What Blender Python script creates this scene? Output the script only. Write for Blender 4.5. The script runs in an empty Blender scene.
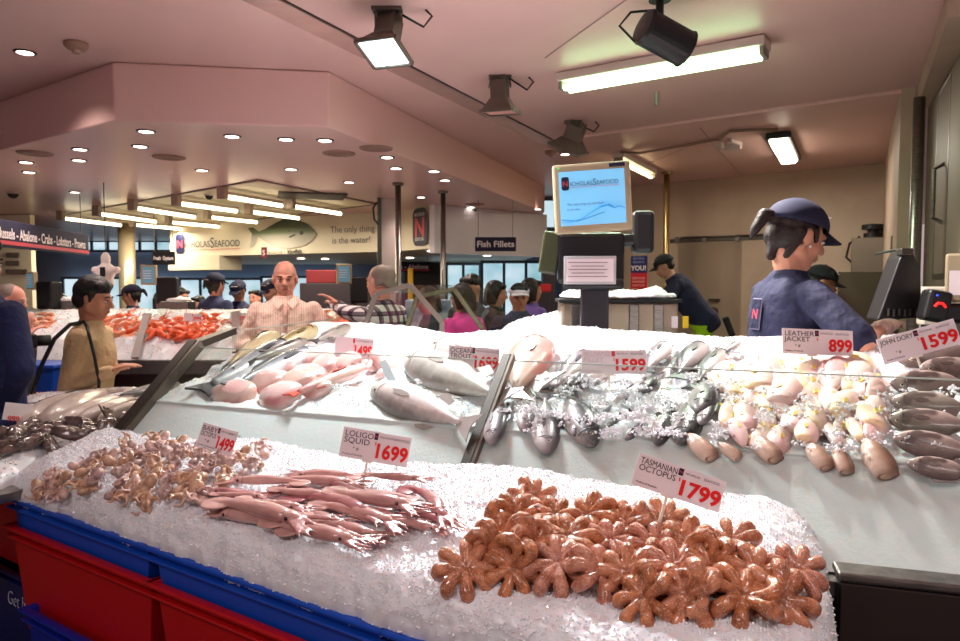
import bpy, bmesh, math, random
import numpy as np
from mathutils import Vector, Matrix, Euler
from mathutils.bvhtree import BVHTree
random.seed(7); RNG = np.random.default_rng(7)
scene = bpy.context.scene
COL = scene.collection
PI = math.pi
# ---------------------------------------------------------------- camera
H = 1.6; F = 700.0; TH = math.atan(35.5/700)
cam_d = bpy.data.cameras.new('camera'); cam = bpy.data.objects.new('camera', cam_d); COL.objects.link(cam)
cam.location = (0, 0, H); cam.rotation_euler = (PI/2-TH, 0, 0)
cam_d.sensor_width = 36; cam_d.lens = 36*F/960; cam_d.clip_start = .05; cam_d.clip_end = 100
cam_d.dof.use_dof = True; cam_d.dof.focus_distance = 1.75; cam_d.dof.aperture_fstop = 9.0
scene.camera = cam
# ---------------------------------------------------------------- world, exposure
w = bpy.data.worlds.new('world'); scene.world = w; w.use_nodes = True
w.node_tree.nodes['Background'].inputs[0].default_value = (.80, .60, .59, 1)
w.node_tree.nodes['Background'].inputs[1].default_value = .45
scene.view_settings.view_transform = 'Standard'; scene.view_settings.look = 'None'
scene.view_settings.gamma = 1; scene.view_settings.use_curve_mapping = False
scene.view_settings.exposure = 0.38

def px(u, v, Y=None, Z=None):
    """point seen at pixel u,v of the photograph at depth Y or at height Z"""
    d = Vector((0, math.cos(TH), -math.sin(TH)))*F + Vector((1, 0, 0))*(u-480) + Vector((0, math.sin(TH), math.cos(TH)))*(320.5-v)
    s = (Z-H)/d.z if Z is not None else Y/d.y
    return Vector((0, 0, H)) + d*s
def ray(u, v):
    d = px(u, v, Y=1)-Vector((0, 0, H)); return Vector((0, 0, H)), d.normalized()

def lamp(kind, name, loc, power, col=(1, 1, 1), target=None, parent=None, **kw):
    d = bpy.data.lights.new(name, kind); o = bpy.data.objects.new(name, d); COL.objects.link(o)
    d.energy = power; d.color = col
    for k, v in kw.items(): setattr(d, k, v)
    o.location = loc
    if target is not None: o.rotation_euler = (Vector(target)-Vector(loc)).to_track_quat('-Z', 'Y').to_euler()
    if parent:
        o.parent = parent; o.matrix_parent_inverse = Matrix.LocRotScale(parent.location, parent.rotation_euler, parent.scale).inverted()
    return o

# ---------------------------------------------------------------- materials
def lin(c):
    r = []
    for x in c[:3]:
        x = x/255
        r.append(x/12.92 if x <= .04045 else ((x+.055)/1.055)**2.4)
    return (*r, 1)
MATS = {}
def M(name, col=None, rough=.5, metal=0, col2=None, scale=8, bump=0, bscale=None, trans=0, emit=0, sss=0, coat=0, ior=1.45, spec=.5, detail=3, lo=.35, hi=.65, stretch=None, alpha=None, bdist=.01):
    if name in MATS: return MATS[name]
    m = bpy.data.materials.new(name); m.use_nodes = True; MATS[name] = m
    nt = m.node_tree; b = nt.nodes['Principled BSDF']
    I = b.inputs
    I['Base Color'].default_value = lin(col); I['Roughness'].default_value = rough; I['Metallic'].default_value = metal
    I['Transmission Weight'].default_value = trans; I['IOR'].default_value = ior; I['Specular IOR Level'].default_value = spec
    I['Coat Weight'].default_value = coat; I['Coat Roughness'].default_value = .12
    if alpha is not None: I['Alpha'].default_value = alpha
    if sss: I['Subsurface Weight'].default_value = sss; I['Subsurface Radius'].default_value = (.02, .012, .01); I['Subsurface Scale'].default_value = .5
    if emit: I['Emission Color'].default_value = lin(col); I['Emission Strength'].default_value = emit
    if col2 or bump:
        tc = nt.nodes.new('ShaderNodeTexCoord'); mp = nt.nodes.new('ShaderNodeMapping'); nt.links.new(tc.outputs['Object'], mp.inputs[0])
        if stretch: mp.inputs['Scale'].default_value = stretch
    if col2:
        n = nt.nodes.new('ShaderNodeTexNoise'); n.inputs['Scale'].default_value = scale; n.inputs['Detail'].default_value = detail
        nt.links.new(mp.outputs[0], n.inputs['Vector'])
        r = nt.nodes.new('ShaderNodeValToRGB'); r.color_ramp.elements[0].position = lo; r.color_ramp.elements[1].position = hi
        r.color_ramp.elements[0].color = lin(col); r.color_ramp.elements[1].color = lin(col2)
        nt.links.new(n.outputs[0], r.inputs[0]); nt.links.new(r.outputs[0], I['Base Color'])
    if bump:
        n = nt.nodes.new('ShaderNodeTexNoise'); n.inputs['Scale'].default_value = bscale or scale*4; n.inputs['Detail'].default_value = 3
        nt.links.new(mp.outputs[0], n.inputs['Vector'])
        bp = nt.nodes.new('ShaderNodeBump'); bp.inputs['Strength'].default_value = bump; bp.inputs['Distance'].default_value = bdist
        nt.links.new(n.outputs[0], bp.inputs['Height']); nt.links.new(bp.outputs[0], I['Normal'])
    return m
def nodes_of(m): return m.node_tree, m.node_tree.nodes['Principled BSDF']

# ---------------------------------------------------------------- mesh builder
class MB:
    def __init__(s): s.v = []; s.f = []; s.mi = []; s.cur = 0
    def add(s, vs, fs, mi=None):
        n = len(s.v); s.v += [tuple(v) for v in vs]; s.f += [tuple(i+n for i in f) for f in fs]
        s.mi += [s.cur if mi is None else mi]*len(fs); return s
    def box(s, c, d, R=None, mi=None, taper=1):
        c = Vector(c); R = R or Matrix.Identity(3)
        x, y, z = d[0]/2, d[1]/2, d[2]/2
        vs = [c+R@Vector((sx*x*(taper if sz < 0 else 1), sy*y*(taper if sz < 0 else 1), sz*z)) for sz in (-1, 1) for sy in (-1, 1) for sx in (-1, 1)]
        return s.add(vs, [(0, 2, 3, 1), (4, 5, 7, 6), (0, 1, 5, 4), (2, 6, 7, 3), (0, 4, 6, 2), (1, 3, 7, 5)], mi)
    def bar(s, a, b, w, h, up=(0, 0, 1), mi=None):
        a = Vector(a); b = Vector(b); d = (b-a); L = d.length; d.normalize(); u = Vector(up); x = d.cross(u).normalized(); u = x.cross(d)
        R = Matrix((x, d, u)).transposed(); return s.box((a+b)/2, (w, L, h), R, mi)
    def tube(s, pts, rs, n=10, mi=None, cap=True, flat=1.0, upv=None):
        pts = [Vector(p) for p in pts]
        if not hasattr(rs, '__len__'): rs = [rs]*len(pts)
        vs = []; fs = []; prev = None
        for i, p in enumerate(pts):
            d = (pts[min(i+1, len(pts)-1)]-pts[max(i-1, 0)])
            d = d.normalized() if d.length > 1e-9 else Vector((0, 0, 1))
            if prev is None:
                a = Vector(upv) if upv else (Vector((0, 0, 1)) if abs(d.z) < .9 else Vector((1, 0, 0)))
                u = d.cross(a).normalized()
            else:
                u = (prev-d*prev.dot(d)).normalized()
            prev = u; v2 = d.cross(u)
            for k in range(n):
                t = 2*PI*k/n; vs.append(p+u*math.cos(t)*rs[i]+v2*math.sin(t)*rs[i]*flat)
        for i in range(len(pts)-1):
            for k in range(n): a = i*n+k; b = i*n+(k+1) % n; fs.append((a, b, b+n, a+n))
        if cap: fs.append(tuple(range(n-1, -1, -1))); fs.append(tuple((len(pts)-1)*n+k for k in range(n)))
        return s.add(vs, fs, mi)
    def cyl(s, a, b, r, r2=None, n=16, mi=None): return s.tube([a, b], [r, r if r2 is None else r2], n, mi)
    def lathe(s, prof, n=20, c=(0, 0, 0), R=None, mi=None):
        c = Vector(c); R = R or Matrix.Identity(3); vs = []; fs = []
        for r, z in prof:
            for k in range(n): t = 2*PI*k/n; vs.append(c+R@Vector((r*math.cos(t), r*math.sin(t), z)))
        for i in range(len(prof)-1):
            for k in range(n): a = i*n+k; b = i*n+(k+1) % n; fs.append((a, b, b+n, a+n))
        fs.append(tuple(range(n-1, -1, -1))); fs.append(tuple((len(prof)-1)*n+k for k in range(n)))
        return s.add(vs, fs, mi)
    def ell(s, c, r, R=None, n=14, m=9, mi=None):
        c = Vector(c); R = R or Matrix.Identity(3); vs = []; fs = []
        for i in range(1, m):
            ph = PI*i/m
            for k in range(n): t = 2*PI*k/n; vs.append(c+R@Vector((r[0]*math.sin(ph)*math.cos(t), r[1]*math.sin(ph)*math.sin(t), r[2]*math.cos(ph))))
        vs.append(c+R@Vector((0, 0, r[2]))); vs.append(c-R@Vector((0, 0, r[2])))
        for i in range(m-2):
            for k in range(n): a = i*n+k; b = i*n+(k+1) % n; fs.append((a, a+n, b+n, b))
        T = (m-1)*n
        for k in range(n): fs.append((T, k, (k+1) % n)); fs.append((T+1, (m-2)*n+(k+1) % n, (m-2)*n+k))
        return s.add(vs, fs, mi)
    def cap(s, a, b, r0, r1, n=12):   # capsule
        a = Vector(a); b = Vector(b); d = b-a
        if d.length < 1e-5: return s.ell(a, (r0,)*3)
        u = d.normalized(); P = []; Rr = []
        for k in range(4): t = PI/2*k/4; P.append(a-u*r0*math.cos(t)); Rr.append(max(r0*math.sin(t), r0*.02))
        P.append(a); Rr.append(r0); P.append(b); Rr.append(r1)
        for k in range(1, 5): t = PI/2*k/4; P.append(b+u*r1*math.sin(t)); Rr.append(max(r1*math.cos(t), r1*.02))
        return s.tube(P, Rr, n)
    def prism(s, poly, z0, z1, mi=None):
        n = len(poly); vs = [(x, y, z0) for x, y in poly]+[(x, y, z1) for x, y in poly]
        fs = [tuple(range(n-1, -1, -1)), tuple(range(n, 2*n))]+[(i, (i+1) % n, n+(i+1) % n, n+i) for i in range(n)]
        return s.add(vs, fs, mi)
    def mesh(s, name, mats, smooth=False):
        me = bpy.data.meshes.new(name); me.from_pydata(s.v, [], s.f)
        for m in (mats if isinstance(mats, (list, tuple)) else [mats]): me.materials.append(m)
        me.polygons.foreach_set('material_index', s.mi)
        if smooth: me.polygons.foreach_set('use_smooth', [True]*len(s.f))
        me.update()
        bm = bmesh.new(); bm.from_mesh(me); bmesh.ops.recalc_face_normals(bm, faces=bm.faces); bm.to_mesh(me); bm.free()
        return me
    def build(s, name, mats, parent=None, smooth=False, bevel=0, loc=None, **tg):
        me = s.mesh(name, mats, smooth); o = bpy.data.objects.new(name, me); COL.objects.link(o)
        if parent: o.parent = parent
        if loc is not None: o.location = loc
        if bevel:
            b = o.modifiers.new('bevel', 'BEVEL'); b.width = bevel; b.segments = 2; b.limit_method = 'ANGLE'
        if tg: tag(o, **tg)
        return o
def grid_obj(name, V, mat, parent=None, smooth=True, extra=None):
    """V: (a,b,3) grid of points; extra: (verts, faces) arrays appended"""
    a, b, _ = V.shape; idx = np.arange(a*b).reshape(a, b)
    q = np.stack([idx[:-1, :-1], idx[1:, :-1], idx[1:, 1:], idx[:-1, 1:]], -1).reshape(-1, 4)
    vs = V.reshape(-1, 3); fs = q.tolist()
    if extra is not None:
        fs += (extra[1]+len(vs)).tolist(); vs = np.concatenate([vs, extra[0]])
    me = bpy.data.meshes.new(name); me.from_pydata(vs.tolist(), [], fs); me.materials.append(mat); me.materials.append(ice_shard)
    me.polygons.foreach_set('material_index', [0 if i < len(q) else 1 for i in range(len(fs))])
    if smooth: me.polygons.foreach_set('use_smooth', [i < len(q) for i in range(len(fs))])
    me.update(); o = bpy.data.objects.new(name, me); COL.objects.link(o)
    if parent: o.parent = parent
    return o
def tag(o, label=None, cat=None, group=None, kind=None):
    if label: o['label'] = label
    if cat: o['category'] = cat
    if group: o['group'] = group
    if kind: o['kind'] = kind
    return o
def empty(name, loc=(0, 0, 0), rz=0, label=None, cat=None, group=None, R=None):
    o = bpy.data.objects.new(name, None); COL.objects.link(o); o.location = loc; o.rotation_euler = (0, 0, rz); o.empty_display_size = .1
    if R is not None: o.rotation_euler = R.to_euler()
    return tag(o, label, cat, group)
KIDS = {}
def copy_tree(o, parent=None):
    c = o.copy(); COL.objects.link(c); c.parent = parent
    for ch in [x for x in o.children]: copy_tree(ch, c)
    return c
def cp(o, M4=None, label=None, group=None):
    c = copy_tree(o)
    if M4 is not None: c.matrix_world = M4
    if label: c['label'] = label
    if group: c['group'] = group
    return c
def struct(o): o['kind'] = 'structure'; return o
def bake(mb, name, mat, parent=None, voxel=.01, smooth=2, decimate=None, fac=.5):
    """one continuous surface grown over the joined volumes"""
    o = mb.build(name, mat); r = o.modifiers.new('r', 'REMESH'); r.mode = 'VOXEL'; r.voxel_size = voxel; r.use_smooth_shade = True
    if smooth: sm = o.modifiers.new('s', 'SMOOTH'); sm.iterations = smooth; sm.factor = fac
    if decimate: d = o.modifiers.new('d', 'DECIMATE'); d.ratio = decimate
    dg = bpy.context.evaluated_depsgraph_get(); me = bpy.data.meshes.new_from_object(o.evaluated_get(dg)); me.name = name
    o.modifiers.clear(); old = o.data; o.data = me; bpy.data.meshes.remove(old)
    me.polygons.foreach_set('use_smooth', [True]*len(me.polygons)); 
    if not me.materials: me.materials.append(mat)
    if parent: o.parent = parent
    return o
def text(name, s, size, mat, parent, loc, rot=(PI/2, 0, 0), sx=1, ext=.0006, align='LEFT', spacing=1, bold=0, shear=0):
    c = bpy.data.curves.new(name, 'FONT'); c.body = s; c.size = size; c.extrude = ext; c.align_x = align; c.space_character = spacing; c.offset = bold; c.shear = shear; c.resolution_u = 3
    o = bpy.data.objects.new(name+'_t', c); COL.objects.link(o)
    dg = bpy.context.evaluated_depsgraph_get(); me = bpy.data.meshes.new_from_object(o.evaluated_get(dg)); bpy.data.objects.remove(o)
    me.name = name; me.materials.clear(); me.materials.append(mat)
    for v in me.vertices: v.co.x *= sx
    o = bpy.data.objects.new(name, me); COL.objects.link(o); o.location = loc; o.rotation_euler = rot
    if parent: o.parent = parent
    return o
def frame(X=None, Y=None, Z=None):
    """rotation from two given axes"""
    if X is not None and Z is not None: X = Vector(X).normalized(); Y = Vector(Z).cross(X).normalized(); Z = X.cross(Y)
    elif X is not None: X = Vector(X).normalized(); Z = X.cross(Vector(Y)).normalized(); Y = Z.cross(X)
    return Matrix((X, Y, Z)).transposed()
# numpy value noise
_T = RNG.random((64, 64, 64))
def vnoise(P):
    P = np.asarray(P, float); i = np.floor(P).astype(int); f = P-i; f = f*f*(3-2*f); r = 0
    for dx in (0, 1):
        for dy in (0, 1):
            for dz in (0, 1):
                wgt = (f[..., 0] if dx else 1-f[..., 0])*(f[..., 1] if dy else 1-f[..., 1])*(f[..., 2] if dz else 1-f[..., 2])
                r = r+wgt*_T[(i[..., 0]+dx) % 64, (i[..., 1]+dy) % 64, (i[..., 2]+dz) % 64]
    return r-.5
def chunks(P, N, count, size, rng=RNG):
    """small angular ice shards on points P with normals N"""
    k = rng.integers(0, len(P), count); c = P[k]+N[k]*size*.3; n = count
    base = np.array([[1, 0, 0], [-1, 0, 0], [0, 1, 0], [0, -1, 0], [0, 0, .8], [0, 0, -.8]], float)
    s = size*(.5+rng.random((n, 1, 3))*.9)
    q = rng.normal(size=(n, 3, 3)); Q = np.linalg.qr(q)[0]
    V = np.einsum('nij,nkj->nki', Q, base[None]*s)+c[:, None, :]
    fb = np.array([[0, 2, 4], [2, 1, 4], [1, 3, 4], [3, 0, 4], [2, 0, 5], [1, 2, 5], [3, 1, 5], [0, 3, 5]])
    Fc = (fb[None]+(np.arange(n)*6)[:, None, None]).reshape(-1, 3)
    return V.reshape(-1, 3), Fc

# ---------------------------------------------------------------- common materials
ice = M('crushed_ice', (232, 230, 234), .3, sss=.7, bump=.12, bscale=90, spec=.5)
ice_shard = M('ice_shard', (240, 238, 242), .18, spec=.6)
steel = M('brushed_steel', (150, 145, 140), .32, 1, col2=(120, 116, 112), scale=30, stretch=(1, 1, 12))
steel_dark = M('dark_steel', (95, 90, 84), .38, 1)
white_paint = M('white_paint', (205, 190, 182), .55)
black_plastic = M('black_plastic', (24, 23, 26), .4)
grey_plastic = M('grey_plastic', (150, 140, 128), .5)
navy_cloth = M('navy_cloth', (34, 35, 66), .85, col2=(26, 27, 54), scale=40, bump=.8, bscale=9, bdist=.04)
red_ink = M('red_ink', (225, 22, 22), .4)
black_ink = M('black_ink', (38, 32, 36), .5)
grey_ink = M('grey_ink', (110, 98, 104), .5)
navy_ink = M('navy_ink', (24, 26, 58), .5)
pink_ink = M('pink_ink', (214, 70, 84), .5)
card_white = M('card_white', (232, 218, 222), .35)
rubber = M('rubber', (30, 28, 27), .7)
glassm = bpy.data.materials.new('clear_glass'); glassm.use_nodes = True
_n = glassm.node_tree; _b = _n.nodes['Principled BSDF']; _o = [x for x in _n.nodes if x.type == 'OUTPUT_MATERIAL'][0]
_t = _n.nodes.new('ShaderNodeBsdfTransparent'); _t.inputs[0].default_value = (.88, .95, .91, 1)
_g = _n.nodes.new('ShaderNodeBsdfGlossy'); _g.inputs['Roughness'].default_value = .02; _g.inputs[0].default_value = (1, 1, 1, 1)
_lw = _n.nodes.new('ShaderNodeLayerWeight'); _lw.inputs[0].default_value = .5
_p = _n.nodes.new('ShaderNodeMath'); _p.operation = 'POWER'; _p.inputs[1].default_value = 5; _n.links.new(_lw.outputs['Facing'], _p.inputs[0])
_f = _n.nodes.new('ShaderNodeMath'); _f.operation = 'MULTIPLY_ADD'; _f.inputs[1].default_value = .6; _f.inputs[2].default_value = .045; _n.links.new(_p.outputs[0], _f.inputs[0]); _m = _n.nodes.new('ShaderNodeMixShader')
_n.links.new(_f.outputs[0], _m.inputs[0]); _n.links.new(_t.outputs[0], _m.inputs[1]); _n.links.new(_g.outputs[0], _m.inputs[2]); _n.links.new(_m.outputs[0], _o.inputs[0])
glass_edge = M('glass_edge', (186, 198, 190), .15, spec=.8)
# ================================================================ room shell
CZ = 2.9; LZ = 2.56
ceil_m = M('ceiling_paint', (230, 190, 184), .4, col2=(222, 182, 176), scale=1.2)
wall_m = M('wall_paint', (190, 168, 146), .6, col2=(176, 154, 134), scale=2)
floor_m = M('floor_vinyl', (96, 84, 80), .35, col2=(78, 68, 66), scale=6)
bulk_m = M('bulkhead_paint', (214, 194, 188), .5)
cream_m = M('sign_cream', (226, 214, 190), .5)
blue_wall_m = M('blue_grey_wall', (150, 160, 184), .7, col2=(134, 146, 172), scale=1)
trim_m = M('trim_strip', (172, 140, 134), .3)  # pinkish brown of the thin ceiling strips
day_m = M('daylight_outside', (206, 228, 238), 1, emit=.8, col2=(140, 182, 194), scale=.9)
def day_tune():
    nt, b = nodes_of(day_m); r = [n for n in nt.nodes if n.type == 'VALTORGB'][0]
    nt.links.new(r.outputs[0], b.inputs['Emission Color']); r.color_ramp.elements[0].position = .42; r.color_ramp.elements[1].position = .58
    e = r.color_ramp.elements.new(.75); e.color = lin((110, 170, 110))
day_tune()
def plane(name, pts, m, kind='structure'):
    o = MB().add(pts, [tuple(range(len(pts)))]).build(name, m); o['kind'] = kind; return o
fl = MB().box((-2, 7, -.05), (26, 24, .1)).build('floor', floor_m); struct(fl)
# raised walkway the staff stand on
pf = MB().prism([(2.3, 2.3), (.75, 4.2), (.9, 9.4), (2.1, 9.2), (4.3, 7.5), (2.2, 3.4)], 0.001, .15).build('floor_platform', floor_m); struct(pf)
ce = MB().box((-2, 5.6, CZ+.05), (26, 19, .1)).build('ceiling', ceil_m); struct(ce)
# lower ceiling with its upright face
lowpoly = [(-9.0, 9.0), (-3.49, 5.09), (-2.14, 4.15), (-.92, 4.33), (.85, 9.3), (.85, 10.2), (-.2, 16), (-14, 16), (-14, 9.5)]
lc = MB().prism(lowpoly, LZ, CZ-.002).build('ceiling_lowered', M('lowered_ceiling_paint', (232, 192, 186), .3)); struct(lc)
bd = lc.modifiers.new('b', 'BEVEL'); bd.width = .01; bd.segments = 2
# sign bulkhead
BA, BB, BC, BD = Vector((-4.85, 11.0, 0)), Vector((-1.12, 9.2, 0)), Vector((-.54, 8.4, 0)), Vector((.89, 9.6, 0))
bk = MB().prism([tuple(p.xy) for p in (BA, BB, BC, BD)]+[(.7, 15), (-6.5, 15)], 2.04, LZ-.002).build('wall_sign_bulkhead', [cream_m]); struct(bk)
bk2 = MB().prism([(-.60, 8.375), (-.54, 8.37), (.91, 9.58), (.86, 9.66), (-.54, 8.48)], 1.98, LZ-.004).build('trim_fillet_bulkhead', M('white_gloss', (232, 226, 232), .25)); struct(bk2)
bk3 = MB().prism([(-4.87, 10.97), (-3.9, 10.5), (-3.7, 10.9), (-4.7, 11.4)], 1.83, 2.05).build('wall_sign_drop', cream_m); struct(bk3)
# seam of the ceiling panels
a, b = px(240, -22, Z=CZ-.004), px(576, 152, Z=CZ-.004)
s = MB().bar(a, b, .012, .008).build('trim_1', M('seam_dark', (70, 56, 54), .6)); struct(s)
d = (b-a).normalized(); nrm = Vector((-d.y, d.x, 0))
s = MB().bar(a+nrm*.085, b+nrm*.085, .15, .006).build('trim_2', M('foil_tape', (214, 176, 170), .22, .35, bump=.8, bscale=5)); struct(s)
a, b = px(585, 137, Z=CZ-.012), px(908, 91, Z=CZ-.012)
s = MB().bar(a, b, .05, .022).build('trim_3', ceil_m); struct(s)
for i, (p, q) in enumerate([((572, 195), (705, 140)), ((700, 128), (745, 180)), ((545, 58), (640, -10))]):
    s = MB().bar(px(*p, Z=CZ-.002), px(*q, Z=CZ-.002), .006, .004).build('trim_%d' % (i+4), trim_m); struct(s)
# walls
def wall(name, A, B, z0, z1, m, th=.08):
    A = Vector(A).to_3d(); B = Vector(B).to_3d(); mid = Vector((0, 0, (z0+z1)/2)); d = (B-A).normalized(); n = Vector((d.y, -d.x, 0))
    o = MB().bar(A-n*th/2+mid, B-n*th/2+mid, th, z1-z0).build(name, m); return struct(o)
W0, W1 = Vector((1.3, 9.92, 0)), Vector((4.42, 7.56, 0))
wall('wall_back', W1, W0, 0, CZ, wall_m)
tile = M('wall_panel_tiles', (204, 184, 160), .35, col2=(192, 171, 148), scale=1)
nt, bb = nodes_of(tile)
br = nt.nodes.new('ShaderNodeTexBrick'); br.inputs['Scale'].default_value = 1; br.inputs['Mortar Size'].default_value = .006; br.inputs['Brick Width'].default_value = .42; br.inputs['Row Height'].default_value = .3
br.inputs['Color1'].default_value = lin((204, 184, 160)); br.inputs['Color2'].default_value = lin((196, 176, 152)); br.inputs['Mortar'].default_value = lin((150, 130, 112)); br.offset = 0
tc = nt.nodes.new('ShaderNodeTexCoord'); mp = nt.nodes.new('ShaderNodeMapping'); mp.inputs['Rotation'].default_value = (PI/2, 0, 0); nt.links.new(tc.outputs['Object'], mp.inputs[0]); nt.links.new(mp.outputs[0], br.inputs['Vector']); nt.links.new(br.outputs[0], bb.inputs['Base Color'])
wd = (W1-W0).normalized(); wn = Vector((wd.y, -wd.x, 0)); wrz = math.atan2(wd.y, wd.x)
if wn.y > 0: wn = -wn
o = MB().box(((W1-W0).length/2, 0, 2.5), ((W1-W0).length, .012, .78)).build('wall_back_tiles', tile); o.location = W0+wn*.012; o.rotation_euler.z = wrz; struct(o)
RW1 = Vector((2.86, 4.67, 0)); wall('wall_right', RW1, W1, 0, CZ, wall_m)
RW2 = Vector((3.02, 4.67, 0)); RW3 = Vector((1.2, 1.05, 0))
o = wall('wall_right_near', Vector((2.2, 3.02, 0)), RW2, 0, CZ, M('dark_wall_panel', (128, 112, 98), .5), th=.06)
o = MB().prism([(2.87, 4.66), (3.02, 4.66), (2.2, 3.0), (2.03, 3.1)], 2.76, CZ-.003).build('trim_8', wall_m); struct(o)
wall('wall_left', (-13.5, 0), (-13.5, 16), 0, CZ, blue_wall_m); 
wall('wall_far', (-13.5, 15.6), (3.2, 15.6), 0, CZ, blue_wall_m)
wall('wall_far_side', (1.3, 9.92), (1.9, 15.6), 0, CZ, blue_wall_m)
def plane_hit(A, d, u, v):
    """where the line of sight u,v meets the upright plane through A along d"""
    o, r = ray(u, v); n = Vector((d.y, -d.x, 0)); s = (Vector(A)-o).dot(n)/r.dot(n); return o+r*s
# windows of the far facade
wn_i = 0
def window(u0, u1, v0, v1, Y, n=1, frame_m=None):
    global wn_i; wn_i += 1
    a, b = px(u0, v1, Y=Y), px(u1, v0, Y=Y)
    e = empty('window_%d' % wn_i, ((a.x+b.x)/2, Y, a.z)); struct(e); w = b.x-a.x; h = b.z-a.z
    f = MB(); t = .05
    for x in np.linspace(-w/2, w/2, n+1): f.box((x, 0, h/2), (t, .06, h))
    for z in (0, h): f.box((0, 0, z), (w+t, .07, t))
    f.build('window_frame', frame_m or M('window_frame_grey', (92, 104, 122), .5), e)
    MB().box((0, .02, h/2), (w, .01, h)).build('pane', day_m, e)
window(60, 172, 241, 251, 15.4, 7); window(172, 250, 243, 252, 15.45, 4)
window(64, 160, 278, 312, 15.3, 3); window(160, 262, 279, 312, 15.32, 5)
window(262, 345, 277, 305, 15.25, 3); window(430, 480, 264, 312, 13.0, 3); window(482, 548, 262, 318, 12.6, 3); window(540, 556, 199, 229, 10.4, 1)
o = MB().box((1.05, 10.35, 2.27), (.5, .04, .16)).build('trim_9', M('blue_panel', (30, 96, 160), .5)); struct(o)
o = MB().box((.98, 10.0, 2.03), (.2, .25, .38)).build('hanging_cabinet', M('grey_box', (120, 124, 140), .5), bevel=.01, label='grey box hung in front of the blue panel, left of the big monitor', cat='box')
# door of the cold room
pA, pB = plane_hit(W0, wd, 680, 237), plane_hit(W0, wd, 745, 234)
dr = empty('door_1', (pA.x, pA.y, 0), wrz); struct(dr); dw = (pB-pA).xy.length; dh = 2.2
MB().box((dw/2, -.05, dh/2+.15), (dw, .06, dh-.3)).build('door_panel', M('door_cream', (196, 176, 150), .4), dr, bevel=.008)
MB().box((dw*.6, -.1, 1.42), (.13, .05, .025)).build('door_handle', steel_dark, dr)
MB().cyl((dw*.6, -.08, 1.28), (dw*.6, -.13, 1.28), .05).build('door_lock', M('brown_knob', (90, 50, 36), .4), dr)
rl = empty('door_rail', tuple(plane_hit(W0, wd, 676, 243)+wn*.06), wrz, 'steel sliding rail running above the cream cold room door', 'rail')
MB().box((.75, 0, .02), (1.6, .05, .05)).build('rail', steel_dark, rl, bevel=.005)
m = MB(); [m.box((x, -.03, .03), (.05, .03, .08)) for x in (.05, .4, .8, 1.2, 1.5)]; m.build('bracket', steel, rl)
MB().tube([(.1, -.04, .06), (.7, -.04, .05), (1.5, -.04, .06)], .012, 8).build('rod', steel, rl)

# poles and pillars
def pole(name, u, v, zt, r, mat, label, z0=0, square=False):
    p = px(u, v, Z=zt); e = empty(name, (p.x, p.y, z0), 0, label, 'pole')
    if square: MB().box((0, 0, (zt-z0)/2), (2*r, 2*r, zt-z0-.004)).build('shaft', mat, e, bevel=.004)
    else: MB().cyl((0, 0, 0), (0, 0, zt-z0-.004), r, n=24).build('shaft', mat, e, smooth=True)
    MB().cyl((0, 0, zt-z0-.025), (0, 0, zt-z0-.004), r*1.9, n=24).build('flange', mat, e)
    return e
pole('steel_pole', 398, 183, LZ, .028, steel, 'steel pole just right of the white pillar')
pole('steel_pole', 443, 191, LZ, .027, steel, 'steel pole standing left of the fish fillets sign')
pole('steel_pole', 667, 172, CZ, .034, M('steel_yellow_sheen', (176, 150, 104), .3, .9), 'steel pole with a yellow sheen left of the cream door', .15)  # yellow reflection put into the steel's base colour
pole('steel_pole', 656.5, 187, CZ, .016, steel_dark, 'thin conduit pole left of the yellowish steel pole', .15)
pole('round_column', 126, 222, LZ, .12, M('column_steel', (196, 180, 150), .28, .6), 'thick round metal column behind the prawn counter')
p = px(387, 199, Z=LZ); e = empty('white_pillar', (p.x, p.y, 0), .25, 'square white pillar between the fish sign and the badge panel', 'pillar')
MB().box((0, 0, LZ/2), (.2, .2, LZ-.004)).build('shaft', white_paint, e, bevel=.006)
MB().box((-.1, -.11, LZ/2), (.045, .04, LZ-.01)).build('conduit', steel_dark, e)
MB().tube([(-.13, -.13, 2.5), (-.17, -.15, 2.44), (-.16, -.15, 2.32), (-.11, -.13, 2.26)], .01, 8).build('cable', rubber, e)
# right wall gear
def rw(u, v): return plane_hit(RW1, (W1-RW1).normalized(), u, v)
rd = (W1-RW1).normalized(); rrz = math.atan2(rd.y, rd.x)
p = rw(925, 95); e = empty('wall_pipe', (p.x-.06, p.y-.05, 0), 0, 'shiny steel pipe running up the corner of the right wall', 'pipe')
MB().cyl((0, 0, 0.16), (0, 0, 2.62), .03, n=20).build('pipe', steel, e, smooth=True)
p = rw(909, 96); e = empty('switch_conduit', (p.x-.02, p.y-.02, 0), rrz, 'grey conduit and switch box on the right wall beside the steel pipe', 'switch box')
MB().cyl((0, .03, 1.95), (0, .03, 2.88), .014).build('conduit', grey_plastic, e)
MB().box((0, .05, 1.86), (.11, .07, .22)).build('switch_box', M('box_beige', (160, 142, 122), .5), e, bevel=.01)
MB().tube([(-.02, .07, 1.76), (-.1, .1, 1.6), (-.0, .12, 1.5), (.15, .14, 1.47)], .008, 8).build('cable', rubber, e)
p = plane_hit(W0, wd, 857, 168); e = empty('ceiling_socket', (p.x, p.y-.06, p.z-.26), wrz, 'beige socket hanging on a conduit at the top of the back wall', 'socket')
MB().box((0, 0, 0), (.1, .06, .08)).build('box', M('box_beige'), e, bevel=.008); MB().cyl((0, 0, .04), (0, 0, .24), .012).build('conduit', grey_plastic, e)
def dome(u, v, Z, label, r=.06):
    p = px(u, v, Z=Z); e = empty('dome_camera', p, 0, label, 'security camera')
    MB().cyl((0, 0, -.02), (0, 0, 0), r).build('mount', white_paint, e); MB().ell((0, 0, -.02), (r*.85, r*.85, r*.8)).build('lens_dome', black_plastic, e, smooth=True)
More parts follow.
